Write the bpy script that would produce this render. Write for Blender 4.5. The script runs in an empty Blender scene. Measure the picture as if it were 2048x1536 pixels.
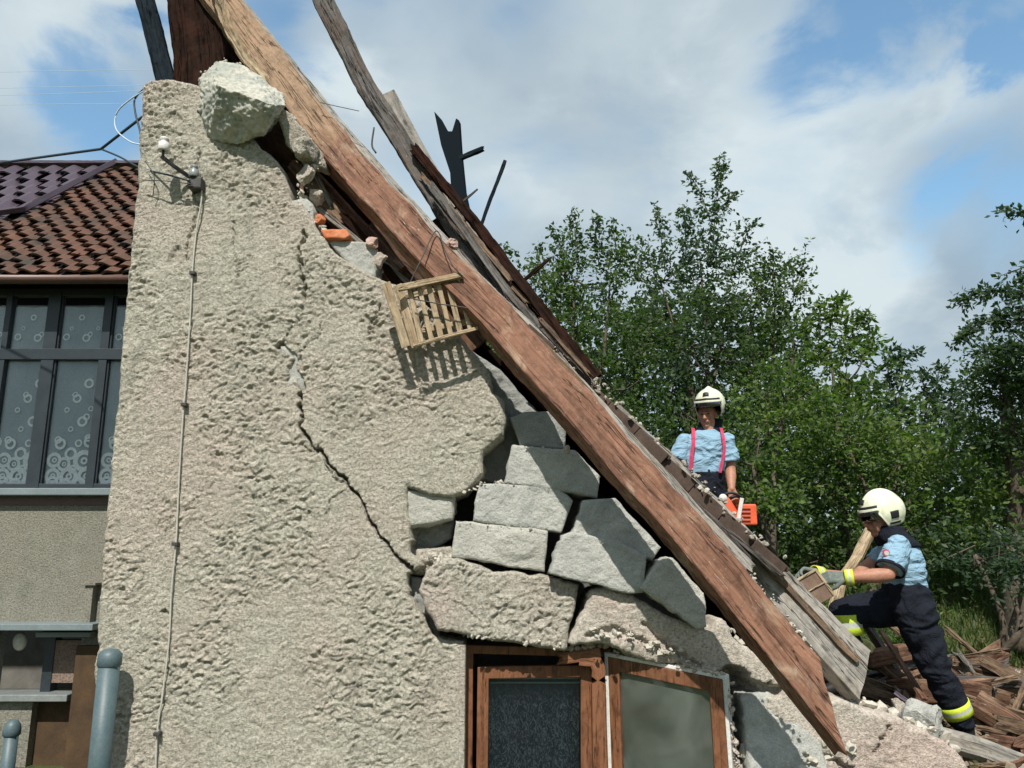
import bpy, bmesh, math, random
import numpy as np
from mathutils import Vector, Matrix, noise as mnoise
from math import radians, sin, cos, pi

# ------------------------------------------------------------------ camera, sky, sun, exposure
sc = bpy.context.scene
COL = sc.collection
FPX = 1600.0
PITCH = radians(12)
EYE = 1.6
cam = bpy.data.cameras.new('camera'); camo = bpy.data.objects.new('camera', cam); COL.objects.link(camo)
camo.location = (0, 0, EYE); camo.rotation_euler = (radians(90) + PITCH, 0, 0)
cam.sensor_width = 36; cam.lens = FPX / 2048 * 36; cam.clip_start = 0.05; cam.clip_end = 3000
sc.camera = camo
sc.view_settings.view_transform = 'Standard'; sc.view_settings.look = 'None'
sc.view_settings.exposure = 0.38; sc.view_settings.gamma = 1

def U(px, py, Y):
    """point of the vertical plane at distance Y seen at photo pixel px, py"""
    x = (px - 1024) / FPX; y = (768 - py) / FPX
    dy = cos(PITCH) - y * sin(PITCH); dz = sin(PITCH) + y * cos(PITCH)
    t = Y / dy
    return Vector((x * t, Y, EYE + dz * t))

def DIR(px, py):
    v = U(px, py, 10) - Vector((0, 0, EYE)); return v.normalized()

SUN_EL, SUN_AZ = radians(51), radians(7)          # azimuth: degrees left of straight behind the camera
sdir = Vector((-sin(SUN_AZ) * cos(SUN_EL), -cos(SUN_AZ) * cos(SUN_EL), sin(SUN_EL)))
sun = bpy.data.lights.new('sun', 'SUN'); sun.energy = 4.35; sun.angle = radians(0.6); sun.color = (1, 0.95, 0.87)
suno = bpy.data.objects.new('sun', sun); COL.objects.link(suno)
suno.rotation_euler = sdir.to_track_quat('Z', 'Y').to_euler()

def build_world():
    w = bpy.data.worlds.new('World'); sc.world = w; w.use_nodes = True
    nt = w.node_tree; N = nt.nodes; L = nt.links; N.clear()
    def nd(t, **k):
        n = N.new(t)
        for a, b in k.items(): setattr(n, a, b)
        return n
    def m(op, a, b=None, clamp=False):
        n = nd('ShaderNodeMath', operation=op); n.use_clamp = clamp
        for i, v in enumerate((a, b)):
            if v is None: continue
            if isinstance(v, (int, float)): n.inputs[i].default_value = v
            else: L.new(v, n.inputs[i])
        return n.outputs[0]
    sky = nd('ShaderNodeTexSky', sky_type='NISHITA'); sky.sun_disc = False
    sky.sun_elevation = SUN_EL; sky.sun_rotation = math.atan2(sdir.x, sdir.y)
    sky.air_density = 1.3; sky.dust_density = 0.6; sky.ozone_density = 2.0
    tc = nd('ShaderNodeTexCoord'); vec = tc.outputs['Generated']
    mp = nd('ShaderNodeMapping'); mp.inputs['Scale'].default_value = (1, 1, 1.7); L.new(vec, mp.inputs[0])
    n1 = nd('ShaderNodeTexNoise'); n1.inputs['Scale'].default_value = 4.2; n1.inputs['Detail'].default_value = 9
    n1.inputs['Roughness'].default_value = 0.56; n1.inputs['Distortion'].default_value = 0.35; L.new(mp.outputs[0], n1.inputs[0])
    n2 = nd('ShaderNodeTexNoise'); n2.inputs['Scale'].default_value = 2.3; n2.inputs['Detail'].default_value = 6
    n2.inputs['Distortion'].default_value = 0.6; L.new(mp.outputs[0], n2.inputs[0])
    # blue openings in the cloud, each fixed to a direction of the sky
    holes = [(1700, 60, 8, .62), (1860, 40, 6, .45), (1570, 180, 5, .55), (1860, 420, 6, .7), (2000, 380, 8, .75), (2010, 20, 5, .45), (560, 30, 6, .75), (720, -20, 6, .5),
             (250, 210, 6, .5), (215, 310, 7, .6), (1000, 410, 4, .35), (840, 330, 6, .35), (1020, 30, 5, .25), (900, -350, 16, .7), (1900, -350, 14, .8)]
    acc = 0.0
    wob = m('MULTIPLY', m('SUBTRACT', n1.outputs[0], 0.5), -0.42)
    for (px, py, deg, amt) in holes:
        d = DIR(px, py)
        dot = nd('ShaderNodeVectorMath', operation='DOT_PRODUCT'); L.new(vec, dot.inputs[0]); dot.inputs[1].default_value = d
        v = m('ADD', m('ARCCOSINE', dot.outputs['Value']), wob)
        mr = nd('ShaderNodeMapRange', interpolation_type='SMOOTHSTEP'); L.new(v, mr.inputs[0])
        mr.inputs[1].default_value = radians(deg); mr.inputs[2].default_value = 0; mr.inputs[4].default_value = amt * 1.15
        acc = m('ADD', acc, mr.outputs[0])
    cov = m('SUBTRACT', m('ADD', m('MULTIPLY', n1.outputs[0], 1.7), 0.17), m('MULTIPLY', acc, 0.95))
    cr = nd('ShaderNodeMapRange', interpolation_type='SMOOTHSTEP'); L.new(cov, cr.inputs[0])
    cr.inputs[1].default_value = 0.02; cr.inputs[2].default_value = 1.02
    # bright / grey cloud
    ccr = nd('ShaderNodeValToRGB'); e = ccr.color_ramp.elements
    e[0].position = 0.30; e[0].color = (2.65, 3.4, 4.05, 1); e[1].position = 0.66; e[1].color = (5.1, 5.8, 6.05, 1)
    bl = [(1560, 380, 13, .30), (1250, 60, 8, .12), (680, 130, 6, .25), (1900, 180, 5, .15), (1750, 560, 8, .30), (1050, 350, 5, .12), (150, 120, 9, .18)]
    bacc = m('MULTIPLY', n2.outputs[0], 0.85)
    for (px, py, deg, amt) in bl:
        d = DIR(px, py)
        dot = nd('ShaderNodeVectorMath', operation='DOT_PRODUCT'); L.new(vec, dot.inputs[0]); dot.inputs[1].default_value = d
        mr = nd('ShaderNodeMapRange', interpolation_type='SMOOTHSTEP'); L.new(m('ADD', m('ARCCOSINE', dot.outputs['Value']), wob), mr.inputs[0])
        mr.inputs[1].default_value = radians(deg); mr.inputs[2].default_value = 0; mr.inputs[4].default_value = amt
        bacc = m('ADD', bacc, mr.outputs[0])
    L.new(bacc, ccr.inputs[0])
    mix = nd('ShaderNodeMix', data_type='RGBA'); L.new(cr.outputs[0], mix.inputs[0])
    sk = nd('ShaderNodeMix', data_type='RGBA'); sk.blend_type = 'MULTIPLY'; sk.inputs[0].default_value = 1
    L.new(sky.outputs[0], sk.inputs[6]); sk.inputs[7].default_value = (1.2, 1.4, 1.35, 1)
    L.new(sk.outputs[2], mix.inputs[6]); L.new(ccr.outputs[0], mix.inputs[7])
    bg = nd('ShaderNodeBackground'); bg.inputs[1].default_value = 0.105; L.new(mix.outputs[2], bg.inputs[0])
    out = nd('ShaderNodeOutputWorld'); L.new(bg.outputs[0], out.inputs[0])
build_world()

# ------------------------------------------------------------------ helpers
def tag(o, label=None, cat=None, group=None, kind=None):
    if label: o['label'] = label
    if cat: o['category'] = cat
    if group: o['group'] = group
    if kind: o['kind'] = kind
    return o

def thing(name, label, cat, loc=(0, 0, 0), group=None):
    o = bpy.data.objects.new(name, None); COL.objects.link(o); o.location = loc; o.empty_display_size = .1
    return tag(o, label, cat, group)

def link(name, me, mat, parent=None, smooth=False):
    o = bpy.data.objects.new(name, me); COL.objects.link(o)
    if mat is not None:
        for mm in (mat if isinstance(mat, (list, tuple)) else [mat]): me.materials.append(getattr(mm, 'm', mm))
    if smooth: me.shade_smooth()
    if parent is not None:
        o.parent = parent
        # world position of the (unrotated) parent chain
        p = parent; off = Vector((0, 0, 0))
        while p is not None: off += p.location; p = p.parent
        me.transform(Matrix.Translation(-off))
    return o

def copy_tree(o, parent=None):
    c = o.copy(); COL.objects.link(c); c.parent = parent
    for ch in list(o.children): copy_tree(ch, c)
    return c

def from_bm(name, bm, mat, parent=None, smooth=False):
    me = bpy.data.meshes.new(name); bm.to_mesh(me); bm.free()
    return link(name, me, mat, parent, smooth)

def bevel(o, w=0.004, seg=2):
    b = o.modifiers.new('b', 'BEVEL'); b.width = w; b.segments = seg; b.limit_method = 'ANGLE'
    return o

def add_box(bm, lo, hi, M=None):
    lo = Vector(lo); hi = Vector(hi)
    g = bmesh.ops.create_cube(bm, size=1)
    bmesh.ops.scale(bm, vec=hi - lo, verts=g['verts']); bmesh.ops.translate(bm, vec=(lo + hi) / 2, verts=g['verts'])
    if M is not None: bmesh.ops.transform(bm, matrix=M, verts=g['verts'])
    return g['verts']

def boxpx(bm, x0, y0, x1, y1, Y, depth, ref=None):
    """axis-aligned box whose front face spans the photo rectangle on plane Y, depth going back"""
    cy = ref if ref is not None else (y0 + y1) / 2
    a = U(x0, cy, Y).x; b = U(x1, cy, Y).x; zt = U((x0 + x1) / 2, y0, Y).z; zb = U((x0 + x1) / 2, y1, Y).z
    return add_box(bm, (a, Y, zb), (b, Y + depth, zt))

# numpy value noise
_T = {}
def _tab(seed):
    if seed not in _T: _T[seed] = np.random.RandomState(seed).rand(256, 256)
    return _T[seed]
def vn(x, y, seed=0):
    T = _tab(seed); xi = np.floor(x).astype(int); yi = np.floor(y).astype(int); fx = x - xi; fy = y - yi
    fx = fx * fx * (3 - 2 * fx); fy = fy * fy * (3 - 2 * fy)
    a = T[xi & 255, yi & 255]; b = T[(xi + 1) & 255, yi & 255]; c = T[xi & 255, (yi + 1) & 255]; d = T[(xi + 1) & 255, (yi + 1) & 255]
    return (a * (1 - fx) + b * fx) * (1 - fy) + (c * (1 - fx) + d * fx) * fy
def fbm(x, y, o=4, seed=0, r=.5):
    s = 0; a = 1; n = 0
    for i in range(o):
        s = s + a * vn(x * 2 ** i + 17.3 * i, y * 2 ** i + 5.1 * i, seed + i); n += a; a *= r
    return s / n

# ------------------------------------------------------------------ materials
class MT:
    def __init__(s, name, rough=.8, spec=.3):
        s.m = bpy.data.materials.new(name); s.m.use_nodes = True; s.nt = s.m.node_tree; s.N = s.nt.nodes; s.L = s.nt.links
        s.b = s.N['Principled BSDF']; s.b.inputs['Roughness'].default_value = rough; s.b.inputs['Specular IOR Level'].default_value = spec
        s.tc = s.N.new('ShaderNodeTexCoord').outputs['Object']
    def coord(s, scale=(1, 1, 1), attr=None, rot=(0, 0, 0)):
        m = s.N.new('ShaderNodeMapping'); m.inputs['Scale'].default_value = scale; m.inputs['Rotation'].default_value = rot
        if attr:
            a = s.N.new('ShaderNodeAttribute'); a.attribute_name = attr; s.L.new(a.outputs['Vector'], m.inputs[0])
        else: s.L.new(s.tc, m.inputs[0])
        return m.outputs[0]
    def noise(s, scale, detail=6, rough=.55, dist=0, vec=None):
        n = s.N.new('ShaderNodeTexNoise'); n.inputs['Scale'].default_value = scale; n.inputs['Detail'].default_value = detail
        n.inputs['Roughness'].default_value = rough; n.inputs['Distortion'].default_value = dist
        s.L.new(vec if vec is not None else s.tc, n.inputs[0]); return n.outputs[0]
    def voro(s, scale, feature='F1', vec=None, out=0):
        n = s.N.new('ShaderNodeTexVoronoi'); n.feature = feature; n.inputs['Scale'].default_value = scale
        s.L.new(vec if vec is not None else s.tc, n.inputs[0]); return n.outputs[out]
    def ramp(s, fac, stops):
        r = s.N.new('ShaderNodeValToRGB'); e = r.color_ramp.elements
        while len(e) < len(stops): e.new(.5)
        for i, (p, c) in enumerate(stops):
            e[i].position = p; e[i].color = (*c, 1) if isinstance(c, (tuple, list)) else (c, c, c, 1)
        s.L.new(fac, r.inputs[0]); return r.outputs[0]
    def mix(s, fac, a, b, mode='MIX'):
        n = s.N.new('ShaderNodeMix'); n.data_type = 'RGBA'; n.blend_type = mode
        for i, v in ((0, fac), (6, a), (7, b)):
            if isinstance(v, (int, float)): n.inputs[i].default_value = v
            elif isinstance(v, tuple): n.inputs[i].default_value = (*v, 1)
            else: s.L.new(v, n.inputs[i])
        return n.outputs[2]
    def math(s, op, a, b=0):
        n = s.N.new('ShaderNodeMath'); n.operation = op
        for i, v in ((0, a), (1, b)):
            if isinstance(v, (int, float)): n.inputs[i].default_value = v
            else: s.L.new(v, n.inputs[i])
        return n.outputs[0]
    def col(s, v):
        if isinstance(v, tuple): s.b.inputs['Base Color'].default_value = (*v, 1)
        else: s.L.new(v, s.b.inputs['Base Color'])
        return s
    def bump(s, h, strength=.5, dist=.01):
        n = s.N.new('ShaderNodeBump'); n.inputs['Strength'].default_value = strength; n.inputs['Distance'].default_value = dist
        s.L.new(h, n.inputs['Height'])
        prev = s.b.inputs['Normal'].links
        if prev: s.L.new(prev[0].from_socket, n.inputs['Normal'])
        s.L.new(n.outputs[0], s.b.inputs['Normal']); return s

def mat_stucco(name, c1, c2, pink, stain=(.34, .33, .28), bstr=.8, moss=.0):
    M = MT(name, .95, .1)
    big = M.noise(1.1, 4, .6, .4); mid = M.noise(9, 5); fine = M.noise(70, 4, .7)
    base = M.mix(M.ramp(mid, [(.35, 0.), (.65, 1.)]), c1, c2)
    base = M.mix(M.ramp(big, [(.46, 0.), (.64, .75)]), base, pink)
    st = M.ramp(M.noise(2.6, 6, .65, .8, M.coord((1.6, 1, .55))), [(.56, 0.), (.75, .55)])
    base = M.mix(st, base, stain)
    pit_shade = M.ramp(M.voro(48, vec=M.coord((1, 1, 1.5))), [(.0, .5), (.34, 1.)])
    pit_shade2 = M.ramp(fine, [(.34, .6), (.58, 1.08)])
    base = M.mix(1, base, pit_shade, 'MULTIPLY'); base = M.mix(1, base, pit_shade2, 'MULTIPLY')  # both multiplies put the shadow of small render pits into the colour
    M.col(base)
    M.bump(M.noise(46, 5, .7, 1.6, M.coord((1, 1, 1.6))), bstr, .035)
    M.bump(fine, .9, .010)
    return M.m
def mat_simple(name, c1, c2, sc_=12, rough=.85, bstr=.3, bd=.004, spec=.3, fine=90, metal=0, detail=6):
    M = MT(name, rough, spec); M.b.inputs['Metallic'].default_value = metal
    n = M.noise(sc_, detail, .6, .2); f = M.noise(fine, 4, .65)
    base = M.mix(M.ramp(n, [(.35, 0.), (.68, 1.)]), c1, c2)
    base = M.mix(1, base, M.ramp(f, [(.3, .8), (.65, 1.1)]), 'MULTIPLY')
    M.col(base); M.bump(n, bstr, bd); M.bump(f, bstr * .7, bd * .4); return M.m
def mat_concrete(name, c1, c2, spot=.3):
    M = MT(name, .95, .12)
    n = M.noise(7, 7, .65, .5); f = M.noise(120, 4, .7)
    base = M.mix(M.ramp(n, [(.38, 0.), (.66, 1.)]), c1, c2)
    lime = M.ramp(M.noise(15, 6, .7, 1.), [(.60, 0.), (.68, spot)])
    base = M.mix(lime, base, (.52, .5, .45))
    base = M.mix(1, base, M.ramp(M.voro(75), [(0., .55), (.3, 1.)]), 'MULTIPLY')
    base = M.mix(1, base, M.ramp(f, [(.3, .8), (.65, 1.1)]), 'MULTIPLY')
    M.col(base); M.bump(M.noise(45, 5, .7), 1, .014); M.bump(f, .5, .003); return M.m
def mat_wood(name, c1, c2, c3=None, paint=None, raw=None, rough=.75, bstr=.7, patch=(.5, .62), spec=.18):
    M = MT(name, rough, spec)
    g = M.noise(1, 7, .6, .5, M.coord((3.2, 75, 75), 'grain')); g2 = M.noise(1, 5, .6, .3, M.coord((1.5, 16, 16), 'grain'))
    t = M.noise(1, 5, .6, .6, M.coord((3, 7, 7), 'grain'))
    base = M.mix(M.ramp(g, [(.32, 0.), (.66, 1.)]), c1, c2)
    base = M.mix(M.ramp(g2, [(.36, .55), (.5, 0.)]), base, tuple(v * .35 for v in c1))
    if c3: base = M.mix(M.ramp(t, [(patch[0], 0.), (patch[1], 1.)]), base, c3)
    if raw:
        sx = M.N.new('ShaderNodeSeparateXYZ'); M.L.new(M.coord((1, 1, 1), 'grain'), sx.inputs[0])
        w_ = M.math('ADD', M.math('MULTIPLY', sx.outputs[0], .1), M.math('MULTIPLY', t, .16))
        base = M.mix(M.ramp(w_, [(raw[1], .85), (raw[1] + .035, 0.)]), base, M.mix(M.ramp(g, [(.32, 0.), (.66, 1.)]), raw[0], tuple(v * 1.35 for v in raw[0])))
    scr = M.noise(1, 6, .75, 2.0, M.coord((9, 60, 60), 'grain'))
    if paint: base = M.mix(M.ramp(scr, [(.62, 0.), (.67, .9)]), base, paint)
    dirt = M.noise(1, 6, .7, .8, M.coord((14, 22, 22), 'grain'))
    base = M.mix(1, base, M.ramp(dirt, [(.28, .5), (.55, 1.06)]), 'MULTIPLY')
    base = M.mix(M.ramp(M.noise(1, 6, .75, .3, M.coord((40, 60, 60), 'grain')), [(.64, 0.), (.7, .7)]), base, (.05, .035, .025))
    ck = M.noise(1, 4, .6, .4, M.coord((.9, 20, 20), 'grain')); ck = M.math('ABSOLUTE', M.math('SUBTRACT', ck, .47)); ck = M.ramp(ck, [(.0, .0), (.012, 1.)])
    base = M.mix(1, base, M.ramp(ck, [(0, .22), (1, 1.)]), 'MULTIPLY')
    knot = M.ramp(M.voro(1, vec=M.coord((3.5, 9, 9), 'grain')), [(.06, .35), (.13, 1.)]); base = M.mix(1, base, knot, 'MULTIPLY')
    M.col(base); M.bump(g, bstr, .006); M.bump(g2, bstr * .8, .012); M.bump(ck, bstr, .012); return M.m
def mat_leaf(name, dark, light, yellow, var=1.3):
    M = MT(name, .55, .35)
    a = M.N.new('ShaderNodeAttribute'); a.attribute_name = 'tint'
    cl = M.noise(var, 3, .6)
    base = M.mix(a.outputs['Fac'], dark, light)
    base = M.mix(M.ramp(cl, [(.52, 0.), (.70, .7)]), base, yellow)
    M.col(base)
    tr = M.N.new('ShaderNodeBsdfTranslucent'); M.L.new(M.mix(1, base, (1.5, 1.9, .7), 'MULTIPLY'), tr.inputs[0])
    ms = M.N.new('ShaderNodeMixShader'); ms.inputs[0].default_value = .40
    out = M.N['Material Output']
    M.L.new(M.b.outputs[0], ms.inputs[1]); M.L.new(tr.outputs[0], ms.inputs[2]); M.L.new(ms.outputs[0], out.inputs[0]); return M.m
def mat_glass(name, tint=(.8, .9, .95), refl=.35, dust=None, dustc=(.3, .32, .3)):
    m = bpy.data.materials.new(name); m.use_nodes = True; nt = m.node_tree; N = nt.nodes; L = nt.links; N.clear()
    o = N.new('ShaderNodeOutputMaterial'); g = N.new('ShaderNodeBsdfGlossy'); g.inputs['Roughness'].default_value = .03; g.inputs[0].default_value = (1, 1, 1, 1)
    t = N.new('ShaderNodeBsdfTransparent'); t.inputs[0].default_value = (*tint, 1)
    f = N.new('ShaderNodeFresnel'); f.inputs[0].default_value = 1.5
    a = N.new('ShaderNodeMath'); a.operation = 'ADD'; L.new(f.outputs[0], a.inputs[0]); a.inputs[1].default_value = refl; a.use_clamp = True
    x = N.new('ShaderNodeMixShader'); L.new(a.outputs[0], x.inputs[0]); L.new(t.outputs[0], x.inputs[1]); L.new(g.outputs[0], x.inputs[2])
    last = x.outputs[0]
    if dust:
        d = N.new('ShaderNodeBsdfDiffuse'); d.inputs[0].default_value = (*dustc, 1)
        n = N.new('ShaderNodeTexNoise'); n.inputs['Scale'].default_value = 4; n.inputs['Detail'].default_value = 7; n.inputs['Distortion'].default_value = .8
        tc = N.new('ShaderNodeTexCoord'); L.new(tc.outputs['Object'], n.inputs[0])
        mr = N.new('ShaderNodeMapRange'); L.new(n.outputs[0], mr.inputs[0]); mr.inputs[1].default_value = .3; mr.inputs[2].default_value = .75
        mr.inputs[3].default_value = dust * .25; mr.inputs[4].default_value = dust
        y = N.new('ShaderNodeMixShader'); L.new(mr.outputs[0], y.inputs[0]); L.new(last, y.inputs[1]); L.new(d.outputs[0], y.inputs[2]); last = y.outputs[0]
    L.new(last, o.inputs[0]); return m

STUCCO = mat_stucco('roughcast_stucco', (.56, .53, .435), (.67, .635, .53), (.64, .55, .465))
STUCCO_L = mat_stucco('broken_stucco', (.56, .525, .44), (.64, .60, .51), (.62, .51, .44))
PLASTER = mat_stucco('pink_plaster', (.52, .47, .40), (.58, .53, .46), (.58, .45, .39), bstr=.5)
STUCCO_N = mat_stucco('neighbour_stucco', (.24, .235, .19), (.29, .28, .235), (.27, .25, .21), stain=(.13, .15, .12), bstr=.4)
CONC = mat_concrete('grey_block', (.36, .365, .34), (.48, .48, .44), .75)
CONC_L = mat_concrete('pale_block', (.42, .415, .37), (.52, .51, .455), .6)
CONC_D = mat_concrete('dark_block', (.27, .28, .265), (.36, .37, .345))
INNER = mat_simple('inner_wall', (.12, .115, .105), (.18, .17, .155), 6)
BRICK = mat_simple('orange_brick', (.45, .13, .05), (.5, .2, .1), 14)
MORTAR = mat_simple('pink_mortar', (.42, .27, .23), (.5, .38, .32), 20)
CRUMB = mat_simple('mortar_crumb', (.40, .37, .31), (.55, .52, .45), 9)
WOOD_MAIN = mat_wood('brown_stained_timber', (.16, .078, .050), (.245, .128, .082), (.29, .20, .14), paint=(.5, .42, .34), raw=((.265, .18, .115), .865), patch=(.56, .68))
WOOD_RED = mat_wood('reddish_timber', (.12, .06, .04), (.20, .11, .07), (.22, .14, .09), paint=(.45, .36, .28))
WOOD_GREY = mat_wood('weathered_grey_timber', (.075, .070, .066), (.15, .14, .128), (.11, .088, .075), paint=(.38, .36, .32), bstr=1)
WOOD_PALE = mat_wood('pale_grey_timber', (.23, .215, .19), (.34, .32, .285), (.28, .25, .21), paint=(.45, .43, .38), bstr=.9)
WOOD_DARK = mat_wood('shade_dark_timber', (.016, .009, .007), (.028, .016, .012), (.032, .015, .011), spec=.03, rough=.95)  # darkened so the colour carries the roof overhang's shade on the top post
WOOD_UNDER = mat_wood('old_boarding', (.07, .042, .028), (.12, .075, .05), (.16, .09, .055), spec=.08)
WOOD_BLACK = mat_wood('shade_black_timber', (.010, .016, .022), (.022, .03, .038), spec=.03, rough=.95)  # shade on the leaning post is put into this near-black tone
WOOD_CRATE = mat_wood('crate_slat', (.36, .27, .17), (.50, .40, .27), (.33, .24, .15), bstr=.6)
WOOD_DEB = mat_wood('debris_timber', (.13, .085, .055), (.25, .17, .11), (.11, .08, .06), paint=(.45, .38, .3))
WINF = mat_wood('window_varnish', (.17, .072, .036), (.23, .105, .055), (.20, .095, .052), rough=.5, bstr=.2)
WINFW = mat_simple('white_frame_edge', (.6, .6, .56), (.7, .7, .66), 20)
TILE_D = mat_simple('mossy_tile', (.055, .038, .030), (.10, .068, .052), 9, .9, .6, .006)
TILE_R = mat_simple('old_red_tile', (.13, .062, .04), (.045, .038, .031), 3.0, .85, .6, .006)
TILE_M = mat_simple('plum_metal_roof', (.055, .038, .055), (.08, .055, .075), 2, .45, .15, .003, .5)
METAL_G = mat_simple('grey_paint', (.06, .10, .115), (.085, .125, .135), 8, .5, .2, .002, .5)
METAL_D = mat_simple('dark_iron', (.03, .03, .032), (.06, .055, .05), 30, .6, .3, .001, .5)
FRAME_D = mat_simple('dark_window_frame', (.022, .03, .037), (.03, .04, .048), 10, .4, .1, .001, .5)
SILL = mat_simple('zinc_sill', (.16, .20, .21), (.2, .24, .25), 6, .45, .15, .002, .5)
GUTTER = mat_simple('brown_gutter', (.09, .045, .035), (.12, .06, .045), 6, .45, .1, .002, .5)
PORC = mat_simple('porcelain', (.6, .58, .54), (.68, .66, .62), 12, .3, .05, .001, .6)
PORC_G = mat_simple('grey_porcelain', (.19, .21, .21), (.25, .27, .27), 12, .35, .05, .001, .6)
CABLE_W = mat_simple('white_cable', (.5, .48, .41), (.42, .4, .35), 12, .6, .1, .001)
CABLE_B = mat_simple('blue_black_cable', (.02, .035, .05), (.03, .05, .07), 12, .5, .1, .001)
CABLE_P = mat_simple('pale_cable', (.5, .6, .66), (.55, .62, .68), 12, .5, .1, .001)
GLASS = mat_glass('window_glass', (.97, .985, .99), -.02)
GLASS_D = mat_glass('dusty_glass', (.6, .66, .64), .08, .42, (.26, .29, .26))
CURT = mat_simple('sheer_curtain', (.36, .41, .44), (.43, .48, .51), 3, .9, .1, .002)
CURT_R = mat_simple('white_ring_print', (.93, .95, .95), (.96, .97, .97), 8, .9, .05, .001)
BARK = mat_simple('bark', (.07, .055, .04), (.13, .105, .08), 25, .9, .8, .01)

# ------------------------------------------------------------------ rough slab: outline in the XZ plane, thickness along Y
def poly_dist(px, pz, poly):
    d = np.full(px.shape, 1e9); cx = np.zeros(px.shape); cz = np.zeros(px.shape)
    inside = np.zeros(px.shape, bool); n = len(poly)
    for i in range(n):
        x0, z0 = poly[i]; x1, z1 = poly[(i + 1) % n]
        dx, dz = x1 - x0, z1 - z0; L2 = dx * dx + dz * dz + 1e-12
        t = np.clip(((px - x0) * dx + (pz - z0) * dz) / L2, 0, 1)
        qx = x0 + t * dx; qz = z0 + t * dz; dd = np.hypot(px - qx, pz - qz)
        m = dd < d; d = np.where(m, dd, d); cx = np.where(m, qx, cx); cz = np.where(m, qz, cz)
        if abs(dz) > 1e-12:
            c = ((z0 > pz) != (z1 > pz)) & (px < (x1 - x0) * (pz - z0) / (z1 - z0) + x0)
            inside ^= c
    return d, cx, cz, inside

def rough_poly(poly, amp, step, seed):
    """break straight polygon edges up into uneven ones"""
    out = []; n = len(poly)
    for i in range(n):
        a = np.array(poly[i]); b = np.array(poly[(i + 1) % n]); L = np.hypot(*(b - a)); k = max(1, int(L / step))
        nx = np.array([-(b - a)[1], (b - a)[0]]) / max(L, 1e-6)
        for j in range(k):
            p = a + (b - a) * j / k; w = (float(fbm(np.array([(p[0] * 9)]), np.array([p[1] * 9]), 4, seed, .65)[0]) - .5) * 2
            out.append(tuple(p + nx * w * amp))
    return out

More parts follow.
